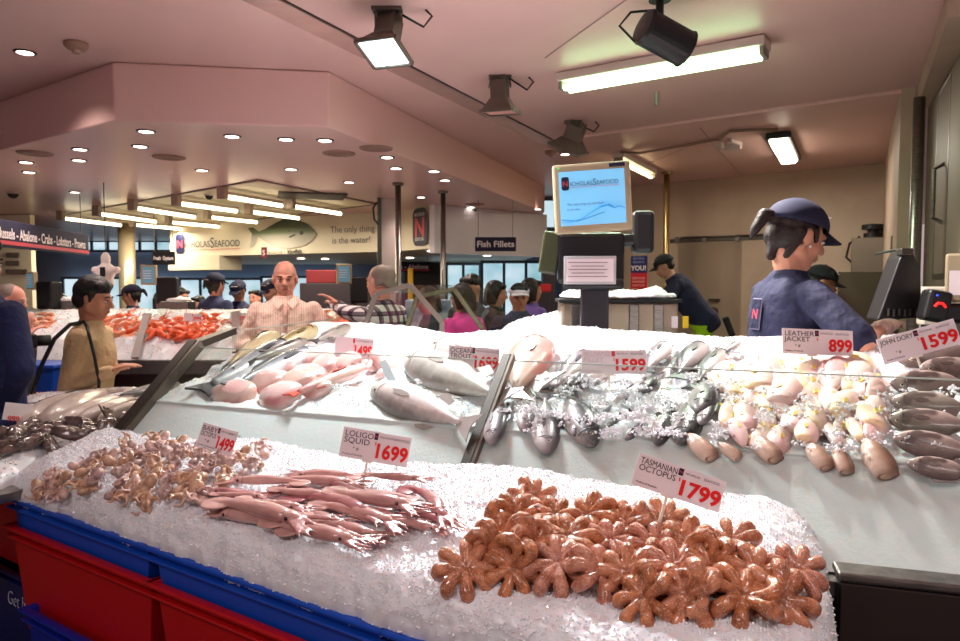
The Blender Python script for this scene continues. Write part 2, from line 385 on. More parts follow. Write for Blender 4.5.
dome(874, 167, CZ, 'dark dome camera in the far right ceiling corner', .09); dome(473, 208, LZ, 'dome camera above the fish fillets sign'); dome(13, 192, LZ, 'dome camera on the lowered ceiling at far left')
dome(209, 194, LZ, 'dome camera hanging beside the rows of tube lights', .05)
# steel water boiler unit on the back wall
p = plane_hit(W0, wd, 875, 262)+wn*.2; e = empty('wall_boiler', (p.x, p.y, p.z), wrz, 'grey steel boiler unit with a black cap on the back wall', 'boiler')
MB().box((0, 0, 0), (.36, .28, .5)).build('casing', M('casing_grey', (122, 108, 96), .4, .6), e, bevel=.01)
MB().lathe([(.09, .25), (.09, .3), (.05, .3), (.05, .34), (.11, .34), (.11, .39), (.02, .4)]).build('cap', black_plastic, e)
MB().tube([(-.18, 0, -.02), (-.25, 0, .05), (-.22, 0, .2), (-.12, 0, .27)], .012, 8).build('hose', rubber, e)
# translucent screen behind the worker
a = px(838, 272, Y=4.75); b = px(898, 335, Y=4.7)
o = MB().add([(a.x, a.y, a.z), (b.x, b.y, a.z), (b.x, b.y, .9), (a.x, a.y, .9)], [(0, 1, 2, 3)]).build('splash_screen', M('frosted_screen', (120, 104, 90), .4, alpha=.75), label='frosted splash screen standing behind the black terminal', cat='screen')
so = o.modifiers.new('s', 'SOLIDIFY'); so.thickness = .01

# ---------------------------------------------------------------- ceiling fittings
def downlight(u, v, Z, i, on=True, r=.045, lit=0):
    p = px(u, v, Z=Z); col = DLAB.get(i)
    e = empty('downlight', p, 0, col or 'small round recessed downlight in the lowered ceiling', 'downlight', 'recessed downlights')
    MB().lathe([(r*1.25, -.006), (r*1.3, 0), (r*1.0, .002), (r*1.0, -.006)], 24).build('trim_ring', steel_dark, e, smooth=True)
    MB().cyl((0, 0, -.0065), (0, 0, -.002), r*.95, n=24).build('bulb', M('downlight_glow', (255, 236, 226), .5, emit=5), e)
    if lit: lamp('SPOT', 'downlight_beam', p-Vector((0, 0, .02)), lit, (1, .84, .76), p-Vector((0, 0, 2)), spot_size=2.2, spot_blend=.8, shadow_soft_size=.05)
DLAB = {}
dl = [(25, 52, CZ), (146, 131, LZ), (232, 136, LZ), (286, 139, LZ), (80, 149, LZ), (140, 146, LZ), (79, 160, LZ), (29, 172, LZ), (202, 170, LZ), (291, 169, LZ), (75, 192, LZ), (325, 140, LZ), (387, 157, LZ), (396, 168, LZ), (434, 171, LZ), (445, 180, LZ), (349, 182, LZ), (421, 197, LZ), (565, 154, CZ), (512, 125, CZ), (26, 162, LZ), (471, 207, LZ), (529, 198, CZ), (538, 209, LZ)]
DLAB = {0: 'lone bright downlight in the upper ceiling at far left', 18: 'round downlight behind the third floodlight, above the monitor', 19: 'small downlight glowing beside the seam after the second floodlight', 1: 'downlight nearest the corner of the lowered ceiling', 2: 'single downlight above the tube lights, midway along the lowered face', 3: 'downlight just left of the pair by the second corner', 11: 'downlight nearest the second corner of the lowered ceiling'}
for i, (u, v, Z) in enumerate(dl): downlight(u, v, Z, i, lit=34 if i in (0, 1, 2, 4, 7, 10, 12, 15, 17) else 0)
for i, (u, v) in enumerate([(325, 259), (301, 258.5), (382, 256), (410, 258), (432, 251), (487, 255.5)]):
    pp = px(u, v, Z=2.03); e = empty('downlight', pp, 0, 'tiny downlight under the sign bulkhead', 'downlight', 'downlights under the sign bulkhead')
    MB().cyl((0, 0, -.006), (0, 0, 0), .06, n=16).build('bulb', M('downlight_glow'), e)
for u, v, lb in [(35, 153, 'round air vent at the far left of the lowered ceiling'), (169, 157, 'oval air vent between the downlights left of the tubes'), (376, 148, 'round air vent near the second corner of the lowered ceiling'), (339, 153, 'small dark vent left of the round vent near the corner'), (475, 204, 'slim vent near the dome camera above the fish fillets sign')]:
    p = px(u, v, Z=LZ); e = empty('ceiling_vent', p, 0, lb, 'vent')
    MB().lathe([(.12, 0), (.115, -.008), (.1, -.004), (.08, -.01), (.06, -.004), (.03, -.01), (.005, -.006)], 24).build('grille', M('vent_brown', (150, 116, 106), .5), e)
def smoke(u, v, Z, lb):
    p = px(u, v, Z=Z); e = empty('smoke_detector', p, 0, lb, 'smoke detector')
    MB().lathe([(.06, 0), (.06, -.02), (.045, -.035), (.01, -.04)], 20).build('body', M('detector_beige', (170, 134, 116), .5), e, smooth=True); MB().lathe([(.025, -.035), (.02, -.055), (.003, -.06)], 12).build('sensor', M('detector_beige'), e)
smoke(76, 43, CZ, 'beige smoke detector in the upper ceiling at top left'); smoke(551, 151, CZ, 'beige smoke detector beside the third floodlight')

# fluorescent battens
def batten(name, a, b, w, label, tube_col, strength, power, ntube=2, housing=None, cover=False):
    a = Vector(a); b = Vector(b); d = (b-a); L = d.length; rz = math.atan2(d.y, d.x)
    e = empty(name, (a+b)/2, rz, label, 'ceiling light'); hz = housing or white_paint
    MB().box((0, 0, -.025), (L, w, .05)).build('housing', hz, e, bevel=.006)
    tm = M('tube_'+name, tube_col, .5, emit=strength)
    if cover:
        mb = MB().box((0, 0, -.075), (L*.97, w*.8, .05), taper=.8); mb.build('diffuser', tm, e, bevel=.012)
    else:
        for k in range(ntube):
            y = (k-(ntube-1)/2)*w*.42; MB().cyl((-L*.47, y, -.085), (L*.47, y, -.085), .018, n=14).build('tube', tm, e, smooth=True)
        for sx in (-1, 1): MB().box((sx*L*.485, 0, -.07), (.025, w*.75, .05)).build('end_cap', grey_plastic, e, bevel=.004)
    o = lamp('AREA', name+'_light', (0, 0, -.115), power, [x**.45 for x in lin(tube_col)[:3]], shape='RECTANGLE', size=L, size_y=w*.6); o.parent = e
    return e
a, b = px(562, 76, Z=CZ-.005), px(768, 38, Z=CZ-.005)
batten('fluorescent_batten', a, b, .16, 'long greenish twin tube batten above the monitor, largest ceiling light', (196, 255, 190), 7, 18)
a, b = px(618, 152, Z=CZ-.005), px(652, 170, Z=CZ-.005)
batten('small_batten', a, b, .12, 'small warm batten lit above the yellowish pole', (255, 232, 176), 6, 7, 1)
a, b = px(778, 132, Z=CZ-.005), px(790, 156, Z=CZ-.005)
batten('diffuser_batten', a, b, .2, 'bright covered batten in the back right of the ceiling', (255, 240, 214), 9, 16, cover=True, housing=black_plastic)
# cable conduit between battens
c = MB().tube([px(620, 152, Z=2.89), px(640, 153, Z=2.88), px(720, 139, Z=2.885), px(730, 131, Z=2.885), px(778, 129, Z=2.885)], .012, 8).build('ceiling_conduit', M('conduit_brown', (140, 112, 98), .5), label='thin conduit snaking across the ceiling between two battens', cat='conduit')
p = px(735, 140, Z=CZ); e = empty('ceiling_bracket', p, .8, 'white bracket fitting on the conduit left of the covered batten', 'bracket')
MB().box((0, 0, -.02), (.22, .04, .03)).box((.1, .06, -.04), (.05, .14, .05)).build('arm', white_paint, e); MB().cyl((-.08, .1, -.08), (-.08, .1, -.02), .03).build('spot', white_paint, e)
p = px(656.5, 92, Z=CZ); e = empty('ceiling_drain', p, 0, 'short greenish stub pipe hanging below the big batten', 'pipe')
MB().cyl((0, 0, -.09), (0, 0, 0), .012).build('stub', M('stub_green', (150, 160, 140), .5), e)

# floodlights
def flood(u, v, Z, rz, tilt, label, on, sz=.25, roll=0):
    p = px(u, v, Z=Z); e = empty('floodlight', p, 0, label, 'floodlight')
    mm = M('flood_grey', (104, 92, 84), .4, .5)
    R = Matrix.Rotation(rz, 3, 'Z')@Matrix.Rotation(tilt, 3, 'X')@Matrix.Rotation(roll, 3, 'Y'); top = Vector((0, 0, 0)); c = Vector((0, 0, -.13))
    mb = MB(); mb.box(c+R@Vector((0, 0, .04)), (sz*.5, sz*.45, .12), R); s2 = sz/2
    v0 = [c+R@Vector((x*s2*.55, y*s2*.5, -.01)) for x, y in ((-1, -1), (1, -1), (1, 1), (-1, 1))]+[c+R@Vector((x*s2, y*s2, -.09)) for x, y in ((-1, -1), (1, -1), (1, 1), (-1, 1))]
    mb.add(v0, [(0, 1, 5, 4), (1, 2, 6, 5), (2, 3, 7, 6), (3, 0, 4, 7)])
    for k in range(4):
        mb.bar(v0[4+k], v0[4+(k+1) % 4], .018, .02)
    for k in range(5): mb.box(c+R@Vector(((k-2)*sz*.1, 0, .115)), (.008, sz*.4, .03), R)
    mb.build('housing', mm, e, bevel=.003)
    MB().box((0, 0, -.008), (.14, .06, .016)).bar((-.055, 0, 0), tuple(c+R@Vector((-.07, 0, .06))), .03, .008, up=(1, 0, 0)).bar((.055, 0, 0), tuple(c+R@Vector((.07, 0, .06))), .03, .008, up=(1, 0, 0)).build('bracket', mm, e)
    MB().tube([tuple(c+R@Vector((.06, 0, .11))), (.17, .02, -.08), (.21, .02, -.03), (.18, .02, -.001)], .006, 8).build('cable', rubber, e)
    lm = M('flood_lens_on', (214, 246, 250), .3, emit=6) if on else M('flood_lens_pink_glow', (210, 150, 140), .12, emit=.15, spec=.8)  # the unlit lens is given a faint pink glow of its own
    MB().box(c+R@Vector((0, 0, -.088)), (sz*.93, sz*.93, .006), R).build('lens', lm, e)
    if on: mb = MB().box(c+R@Vector((0, .02, -.093)), (sz*.3, sz*.16, .004), R).build('lamp_core', M('lamp_core', (255, 255, 255), .3, emit=16), e)
    return e, p+c+R@Vector((0, 0, -.12)), R
f1, fp1, R1 = flood(387, 8, CZ, -.35, -.35, 'lit floodlight with bright square lens, nearest of the three along the seam', True, .2)
f2, fp2, _ = flood(500, 76, CZ, -.3, .1, 'middle floodlight on the ceiling with a pinkish unlit lens', False, .2)
f3, fp3, _ = flood(573, 121, CZ, -.5, .25, 'farthest floodlight, tilted away, just above the monitor', False, .26, .5)
# the lit flood's own beam, then a spot added below the unlit one
lamp('SPOT', 'flood_beam_and_fill', fp1, 225, (.93, .97, 1.0), (0.1, 2.9, 1.3), spot_size=1.9, spot_blend=.7, shadow_soft_size=.2)
lamp('SPOT', 'flood_beam_and_fill', fp2+Vector((0, 0, -.03)), 150, (1, .9, .86), (0.1, 3.6, 1.3), spot_size=2.0, spot_blend=.8, shadow_soft_size=.1)
# unseen fill battens added behind the camera to brighten the front
batten('fill_batten', (-2.0, -.1, CZ-.005), (-.8, -.1, CZ-.005), .3, 'added fill light, a wide batten unseen behind the photographer', (255, 226, 220), 4, 24)
batten('fill_batten', (.5, .5, CZ-.005), (1.7, .0, CZ-.005), .3, 'added fill light, a wide batten unseen over the right of the aisle', (255, 228, 224), 4, 12)
# black can spotlight
p = px(660, -6, Z=CZ); e = empty('can_spotlight', p, 0, 'black cylindrical spotlight hanging at the top edge of the frame', 'spotlight')
ax = Vector((.75, .25, -.28)).normalized(); c = Vector((.02, 0, -.19)); Rm = ax.to_track_quat('Z', 'X').to_matrix()
MB().lathe([(.03, -.12), (.075, -.115), (.08, -.1), (.08, .11), (.085, .12), (.075, .12), (.07, .1)], 28, c, Rm).build('can', black_plastic, e, smooth=False)
MB().lathe([(.068, .1), (.06, .112), (.002, .114)], 28, c, Rm).build('bulb', M('can_glow', (236, 240, 210), .4, emit=4), e)
MB().cyl((0, 0, -.03), (0, 0, -.003), .05).cyl((0, 0, -.14), (0, 0, -.02), .018).build('mount', black_plastic, e)
MB().tube([(-.02, 0, -.07), (-.13, 0, -.08), (-.18, 0, -.14), (-.1, 0, -.22)], .006, 8).build('cable', rubber, e)
lamp('SPOT', 'can_beam', p+c+ax*.14, 260, (1, .93, .88), (1.6, 2.35, 1.2), spot_size=1.9, spot_blend=.7, shadow_soft_size=.06)

# rows of tube lights over the far counter
TR = [[(62, 218, 121, 225), (98, 213.5, 156, 221.5), (134, 207.5, 195, 217), (178, 203, 237, 211), (224, 196, 282, 205.5)],
      [(134, 224.5, 184, 229), (170, 222, 219, 226.5), (209, 217, 257, 222), (250, 211.5, 299, 218), (292, 206, 341, 213.5)]]
tube_m = M('tube_warm', (255, 238, 196), .5, emit=6)
for r, row in enumerate(TR):
    for k, (u0, v0, u1, v1) in enumerate(row):
        Z = 2.47; a, b = px(u0, v0, Z=Z), px(u1, v1, Z=Z); c = (a+b)/2; d = b-a; L = d.length
        e = empty('tube_light', c, math.atan2(d.y, d.x), ['in the nearer row', 'in the farther row'][r] and 'hanging warm tube light, %s from the left in the %s row' % (['first', 'second', 'third', 'fourth', 'fifth'][k], ['front', 'back'][r]), 'tube light', 'tube lights above the prawn counter')
        MB().box((0, 0, .03), (L, .05, .03)).build('housing', white_paint, e); MB().cyl((-L*.49, 0, -.005), (L*.49, 0, -.005), .02, n=12).build('tube', tube_m, e, smooth=True)
        MB().box((-L/2-.02, 0, .03), (.06, .09, .12)).build('end_box', M('box_grey2', (170, 150, 136), .5), e)
        if k % 2 == 0: o = lamp('AREA', 'tube_glow', (0, 0, -.06), 20, (1, .88, .68), shape='RECTANGLE', size=L, size_y=.08); o.parent = e
for i, (p, q) in enumerate([((58, 216), (258, 180)), ((258, 180), (378, 204)), ((180, 229), (378, 204))]):
    s = MB().bar(px(*p, Z=LZ-.004), px(*q, Z=LZ-.004), .03, .012).build('trim_%d' % (10+i), M('coffer_edge', (110, 90, 82), .5)); struct(s)
# glow of the tubes on the coffer, put into a paler ceiling colour
pp = [px(62, 214, Z=LZ-.003), px(258, 182, Z=LZ-.003), px(372, 204.5, Z=LZ-.003), px(182, 228, Z=LZ-.003)]
o = MB().add(pp, [(0, 1, 2, 3)]).build('ceiling_coffer_glow', M('coffer_glow_tint', (236, 222, 190), .5)); struct(o)
p = px(312, 196, Z=LZ-.01); o = MB().box(tuple(p), (.7, .5, .014), Matrix.Rotation(.3, 3, 'Z')).build('ceiling_grille', M('grille_dark', (70, 60, 54), .6), label='dark rectangular return air grille beside the tube lights', cat='grille')

# ---------------------------------------------------------------- signs on the bulkhead
def badge(e, x, z, w, h, y=-.006, mirror=1):
    """dark rounded lozenge with a pink N"""
    mb = MB(); pts = []
    for cx, cz, a0 in ((w*.5-w*.28, h*.5-w*.28, 0), (-w*.5+w*.28, h*.5-w*.28, 90), (-w*.5+w*.28, -h*.5+w*.28, 180), (w*.5-w*.28, -h*.5+w*.28, 270)):
        for k in range(5): t = math.radians(a0+k*22.5); pts.append((x+cx+w*.28*math.cos(t), z+cz+w*.28*math.sin(t)))
    n = len(pts); mb.add([(q[0], y, q[1]) for q in pts]+[(q[0], y+.002, q[1]) for q in pts], [tuple(range(n)), tuple(range(2*n-1, n-1, -1))]+[(i, (i+1) % n, n+(i+1) % n, n+i) for i in range(n)])
    o = mb.build('badge', navy_ink, e)
    text('badge_letter', 'N', w*.95, pink_ink, o, (x, y-.003, z-w*.34), align='CENTER', bold=w*.02)
    return o
def logo(e, x, z, s, y=-.006, line=True, sc=1, m=None):
    badge(e, x, z+s*.35, s*1.0, s*1.75, y)
    m = m or navy_ink
    a = text('lettering', 'ICHOLAS', s*.78, m, e, (x+s*.62, y, z), sx=.92*sc)
    x2 = x+s*.62+max(v.co.x for v in a.data.vertices)+s*.03
    b_ = text('lettering', 'S', s*1.25, m, e, (x2, y, z-s*.06), sx=.85*sc)
    x3 = x2+max(v.co.x for v in b_.data.vertices)+s*.05
    c_ = text('lettering', 'EAFOOD', s*.78, m, e, (x3, y, z), sx=.92*sc)
    x4 = x3+max(v.co.x for v in c_.data.vertices)
    if line: MB().box(((x+x4)/2+s*.35, y, z-s*.2), (x4-x-s*.6, .002, s*.04)).build('underline', pink_ink, e)
    return x4
sd = (BB-BA).normalized(); srz = math.atan2(sd.y, sd.x)
def onb(u, v, off=.0): q = plane_hit(BA, sd, u, v); return q+Vector((sd.y, -sd.x, 0))*(.012+off)
p = onb(181, 248); e = empty('shop_logo', p, srz, 'shop name lettering with a dark badge on the cream bulkhead', 'sign')
L = (onb(239, 246)-p).length; x4 = logo(e, 0, 0, L/6.3*.93)
# fish mural
p = onb(285, 235); e = empty('fish_mural', p, srz, 'painted silver green fish mural on the cream bulkhead', 'mural')
sc = (onb(316, 235)-onb(249, 240)).length/67
out = [(31, -1), (29, 3), (22, 8), (12, 11.5), (4, 13), (0, 15), (-2, 12), (-10, 9), (-20, 5), (-26, 3.5), (-32, 7), (-37, 6.5), (-33, 2), (-34, -4), (-36, -9), (-32, -8), (-27, -.5), (-20, -4), (-12, -8), (-4, -10.5), (8, -10.5), (20, -8.5), (27, -5)]
fm = M('mural_fish', (84, 96, 72), .6); nt, bb = nodes_of(fm)
tc = nt.nodes.new('ShaderNodeTexCoord'); sx = nt.nodes.new('ShaderNodeSeparateXYZ'); mr = nt.nodes.new('ShaderNodeMapRange'); rp = nt.nodes.new('ShaderNodeValToRGB')
nt.links.new(tc.outputs['Object'], sx.inputs[0]); nt.links.new(sx.outputs[2], mr.inputs[0]); mr.inputs[1].default_value = -10*sc; mr.inputs[2].default_value = 12*sc
nt.links.new(mr.outputs[0], rp.inputs[0]); nt.links.new(rp.outputs[0], bb.inputs['Base Color'])
cr = rp.color_ramp; cr.elements[0].color = lin((196, 188, 176)); cr.elements[1].color = lin((58, 70, 56)); el = cr.elements.new(.42); el.color = lin((168, 164, 150)); el = cr.elements.new(.55); el.color = lin((104, 116, 84))
n = len(out); mb = MB(); mb.add([(x*sc, -.004, z*sc) for x, z in out]+[(x*sc, 0, z*sc) for x, z in out], [tuple(range(n)), tuple(range(2*n-1, n-1, -1))]+[(i, (i+1) % n, n+(i+1) % n, n+i) for i in range(n)]); mb.build('fish', fm, e)
MB().cyl((17*sc, -.004, 1*sc), (17*sc, -.007, 1*sc), 1.6*sc, n=12).build('eye', black_ink, e)
MB().box((8*sc, -.006, -1*sc), (6*sc, .002, 1.2*sc), Matrix.Rotation(-.3, 3, 'Y')).box((5*sc, -.006, 3*sc), (1.2*sc, .002, 1*sc)).build('fin', M('fin_dark', (60, 60, 48), .6), e)
p = onb(262, 257); e = empty('fish_caption', p, srz, 'hiramasa kingfish caption with a maroon square under the fish mural', 'sign')
MB().box((3*sc, -.003, 3.4*sc), (5.6*sc, .004, 8.4*sc)).build('square', M('maroon', (92, 20, 34), .5), e)
text('figure', 'S', 6*sc, card_white, e, (1.4*sc, -.007, 1.2*sc)); text('caption', 'hiramasa |', 4.4*sc, grey_ink, e, (7*sc, -.005, 2*sc), sx=.95); text('caption', 'kingfish', 5*sc, black_ink, e, (26.5*sc, -.005, 2*sc), sx=.95, bold=.002)
p = onb(331, 233); e = empty('slogan', p, srz, 'grey slogan about the water at the right end of the bulkhead', 'sign')
text('slogan_line', 'The only thing', 6.8*sc, grey_ink, e, (0, -.004, 0)); text('slogan_line', 'is the water!', 6.8*sc, grey_ink, e, (1.5*sc, -.004, -8*sc))
q = plane_hit(BB, (BC-BB).normalized(), 421, 227)-Vector((0, .02, 0)); bd_ = (BC-BB).normalized(); e = empty('badge_sign', q+Vector((bd_.y, -bd_.x, 0))*.01, math.atan2(bd_.y, bd_.x), 'upright dark badge sign with an orange N near the steel poles', 'sign')
badge(e, 0, 0, .34, .46); text('badge_text', 'NICHOLAS', .06, card_white, e, (0, -.012, .13), align='CENTER', sx=.8); text('badge_text', 'SEAFOOD', .06, card_white, e, (0, -.012, -.17), align='CENTER', sx=.8)
# hanging signs
def hang_sign(u0, v0, u1, v1, Y0, Y1, label, txt, hpx, th=.03, m=None, tm=None, border=None, size=.6, wires=True, sx=.8, bold=.002, zt=LZ):
    a, b = px(u0, v0, Y=Y0), px(u1, v1, Y=Y1); d = b-a; L = d.xy.length; h = hpx*(Y1)/F
    e = empty('hanging_sign', ((a.x+b.x)/2, (a.y+b.y)/2, (a.z+b.z)/2), math.atan2(d.y, d.x), label, 'sign')
    MB().box((0, 0, 0), (L, th, h)).build('board', m or M('sign_navy', (30, 26, 56), .8), e, bevel=.004)
    if border: MB().box((0, -th/2-.002, -h*.33), (L, .003, h*.14)).build('stripe', border, e)
    t = text('lettering', txt, h*size, tm or card_white, e, (0, -th/2-.003, -h*size*.32), align='CENTER', sx=1, bold=bold)
    xs = [v.co.x for v in t.data.vertices]; k = L*.9/(max(xs)-min(xs)); t.scale.x = k
    zt = zt-e.location.z-.004
    if wires: 
        for x in (-L*.42, L*.42): MB().cyl((x, 0, h/2), (x, 0, zt), .004, n=6).build('wire', steel_dark, e)
    return e
hang_sign(475, 245, 516, 243.5, 8.0, 8.0, 'small dark fish fillets sign hanging from the lowered ceiling', 'Fish Fillets', 14)
hang_sign(-12, 242.5, 87, 237, 5.6, 7.6, 'long navy hanging sign listing shellfish at the far left', 'Mussels - Abalone - Crabs - Lobsters - Prawns', 21, border=M('sign_red', (190, 30, 60), .5), size=.55, sx=.6)
hang_sign(399, 267.5, 430, 266, 10.5, 10.5, 'dark hanging sign ending in abalone behind the steel poles', 's - Abalone', 10, zt=2.04, border=M('sign_red'))
hang_sign(153, 257, 175, 259.5, 9.4, 9.4, 'small black chalk menu board beside the round column', 'Fresh  Oysters', 13, m=black_plastic, size=.4)
for i, (v, w_) in enumerate([(255, 14), (263, 14), (271.5, 22)]):
    a = px(6+w_/2, v, Y=9.552); o = MB().box(tuple(a), (w_*9.5/F, .03, .065)).build('menu_plaque', M('plaque_grey', (110, 98, 92), .5), bevel=.01, label='grey oval plaque on the far left wall, %s of three' % ['top', 'middle', 'bottom'][i], cat='plaque', group='plaques on the left wall')
o = MB().box((px(10, 260, Y=9.6).x, 9.62, 1.6), (.62, .1, 1.9)).build('wall_left_panel', cream_m); struct(o)
# ================================================================ display counters, ice, glass
O0 = np.array([.036, 2.52]); E = np.array([.927, -.375]); NN = np.array([.375, .927])
def W2(t, n, z): return Vector((O0[0]+t*E[0]+n*NN[0], O0[1]+t*E[1]+n*NN[1], z))
def nback(t): return np.interp(t, [-1.9, -1.2, -.6, .2, 2.2], [1.45, 1.35, .95, .70, .66])
def zU(t, s):      # s 0 at the glass, 1 at the back ridge
    z = 1.130+.262*s**.85+.012*np.sin(t*5+1)*s+.018*np.exp(-((s-.93)/.07)**2)
    return z
def ice_field(name, tt, ss, fn, label, group=None, nchunk=9000, csize=.0045, rough=.011, seed=3, face=None, lump=0):
    T, S = np.meshgrid(tt, ss, indexing='ij'); P = fn(T, S)
    q = P*np.array([1, 1, 1]); d = rough*vnoise(q*22+seed)*1.3+rough*.8*vnoise(q*60+5)+rough*.5*vnoise(q*130+9)+rough*1.6*vnoise(q*7+seed)
    gx = np.gradient(P, axis=0); gy = np.gradient(P, axis=1); N = np.cross(gx, gy); N /= np.linalg.norm(N, axis=-1, keepdims=True)+1e-9
    if N[..., 2].mean() < 0: N = -N
    if lump: d = d+lump*vnoise(q*13+2)*np.clip(S/.08, 0, 1)*np.clip((.8-S)/.1, 0, 1)
    if face: k = np.clip((S-face[0])/(face[1]-face[0]), 0, 1); d = d*(.06+.94*k)
    P2 = P+N*d[..., None]
    bv = BVHTree.FromPolygons(P2.reshape(-1, 3).tolist(), quads(P2.shape))
    sel = (S > (face[1] if face else -9)).reshape(-1)
    o = grid_obj(name, P2, ice); tag(o, label, 'ice', group, 'stuff')
    cv, cf = chunks(P2.reshape(-1, 3)[sel], N.reshape(-1, 3)[sel], nchunk, csize); me = bpy.data.meshes.new('ice_chips'); me.from_pydata(cv.tolist(), [], cf.tolist()); me.materials.append(ice_shard); me.update(); c = bpy.data.objects.new('ice_chips', me); COL.objects.link(c); c.parent = o; c['kind'] = 'stuff'
    return o, bv
def quads(sh):
    idx = np.arange(sh[0]*sh[1]).reshape(sh[:2]); return np.stack([idx[:-1, :-1], idx[1:, :-1], idx[1:, 1:], idx[:-1, 1:]], -1).reshape(-1, 4).tolist()
# --- upper slope behind the glass
def fU(T, S):
    nb = nback(T); n = np.where(S < 0, -.25+S*.0, 0)
    s = np.clip(S, 0, 1); n = -.25+s*(nb+.25); z = zU(T, s)
    f = np.clip(-S, 0, .3)/.3; n = np.where(S < 0, -.236-.277*f, n); z = np.where(S < 0, 1.132-.217*f, z)
    z = z-.04*np.clip((-.05-T)/.5, 0, 1)*np.clip(S, 0, 1)**2
    g = np.clip(S-1, 0, .12)/.12; n = np.where(S > 1, nb+.06*g**.5, n); z = np.where(S > 1, z-.34*g**2, z)
    tt = T-.33*np.clip((-.9-T)/.46, 0, 1)*np.clip(S, 0, 1)
    return np.stack([O0[0]+tt*E[0]+n*NN[0], O0[1]+tt*E[1]+n*NN[1], z], -1)
up_ice, bvU = ice_field('crushed_ice', np.linspace(-1.36, 2.2, 420), np.linspace(-.3, 1.12, 170), fU, 'long sloping bank of crushed ice under the fish behind the glass', nchunk=15000, csize=.0034, rough=.009, seed=3, face=(0, .05), lump=.045)
# --- lower tray of ice in front of the glass
def nfront(t): return -.727+(t+1.503)*(-.1985)
def fL(T, S):      # S 0 at the rim, 1 at the glass
    s = np.clip(S, 0, 1)
    tt = T
    nf = nfront(tt); n = nf+s*(-.42-nf)
    # rounded front brow, gentle rise to the glass, rounded ends
    endr = np.clip((1.06-tt)/.17, 0, 1); endl = np.clip((tt+1.52)/.16, 0, 1); rd = np.sqrt(np.clip(1-(1-endr)**2, 0, 1))*np.sqrt(np.clip(1-(1-endl)**2, 0, 1))
    d = (n-nf); br = np.sqrt(np.clip(1-(1-np.clip(d/.11, 0, 1))**2, 0, 1))
    z = .868+(.105*br+.085*s)*(.25+.75*rd)+.012*np.sin(tt*7)*s*rd
    n = n-.022*np.sin(np.clip(d/.11, 0, 1)*PI)-.01
    f = np.clip(-S, 0, .05)/.05; z = z-.03*f; n = np.where(S < 0, n+.02, n)
    return np.stack([O0[0]+tt*E[0]+n*NN[0], O0[1]+tt*E[1]+n*NN[1], z], -1)
low_ice, bvL = ice_field('crushed_ice', np.linspace(-1.52, 1.06, 420), np.concatenate([[-.05], np.linspace(0, .25, 60), np.linspace(.255, 1, 110)]), fL, 'thick bed of crushed ice over the blue tubs in the front', nchunk=22000, csize=.0032, rough=.0085, seed=11)
# --- left table
def fT(T, S):      # T along the right edge away from the camera, S from the right edge to the left
    xr = np.interp(T, [0, 1], [-1.66, -1.40]); yr = np.interp(T, [0, 1], [2.15, 4.22])
    xl = np.interp(T, [0, .4, 1], [-2.25, -1.97, -2.55]); yl = np.interp(T, [0, .4, 1], [2.05, 3.0, 3.78])
    s = np.clip(S, 0, 1); x = xr+(xl-xr)*s; y = yr+(yl-yr)*s
    ed = np.clip(s/.14, 0, 1)*np.clip((1-s)/.14, 0, 1); ed = np.sqrt(np.clip(1-(1-ed)**2, 0, 1))*np.sqrt(np.clip(1-(1-np.clip((1-T)/.06, 0, 1))**2, 0, 1))
    z = .90+.085*ed+.04*T
    return np.stack([x, y, z], -1)
tab_ice, bvT = ice_field('crushed_ice', np.linspace(0, 1, 170), np.linspace(0, 1, 70), fT, 'flat bed of crushed ice on the left hand fish table', nchunk=4000, rough=.010, seed=21)
tb = empty('fish_table', (-1.95, 3.1, 0), 0, 'steel fish table at left under the grey fish', 'counter')
tp = [(-1.64, 2.17), (-1.425, 2.63), (-1.42, 4.16), (-2.5, 3.74), (-1.97, 2.98), (-2.2, 2.1)]
MB().prism([(x+1.95, y-3.1) for x, y in tp], .875, .905).build('tray', steel, tb); MB().prism([((x+1.95)*.5-.15, (y-3.3)*.4+.70) for x, y in tp], 0, .875).build('body', steel_dark, tb)
# --- the main case
case = empty('display_case', (0, 0, 0), 0, 'large glass fronted display case of ice and fish across the picture', 'display case')
def q2(t, n): v = W2(t, n, 0); return (v.x, v.y)
MB().prism([q2(-1.37, -.51), q2(2.25, -.51), q2(2.25, .62), q2(.1, .62), q2(-.6, .9), q2(-1.37, 1.30)], .12, .905).build('body', steel_dark, case)
m = MB(); m.prism([q2(.2, .75), q2(2.25, .70), q2(2.25, .76), q2(.2, .80)], .95, 1.24); m.build('back_panel', steel, case)
m = MB().prism([q2(-1.38, -.56), q2(2.25, -.56), q2(2.25, -.51), q2(-1.38, -.51)], .875, .91).build('sill', steel, case)
glass_i = 0
def gpane(t0, t1):
    a, b, c, d = W2(t0, -.53, .913), W2(t1, -.53, .913), W2(t1, 0, 1.33), W2(t0, 0, 1.33)
    o = MB().add([a, b, c, d], [(0, 1, 2, 3)]).build('glass_pane', glassm, case)
    k = MB().bar(d, c, .0045, .0045).build('pane_edge', glass_edge, o); return o
gpane(-1.35, .045); gpane(.085, 2.25)
def gpost(t, w=.034, w2=.03):
    a, b = W2(t, -.53, .908), W2(t, .012, 1.345); d = (b-a).normalized(); L = (b-a).length; x = Vector((E[0], E[1], 0)); R = Matrix((x, d, x.cross(d))).transposed()
    o = MB().box((a+b)/2, (w, L, w2), R).build('post', M('post_grey', (74, 70, 64), .4, .7), case, bevel=.003)
    MB().box((a+b)/2+x*w*.62, (w*.3, L, w2*.9), R).build('post_lip', M('post_light', (112, 104, 94), .3, .8), o)
gpost(.065); gpost(-1.385, .05, .05)
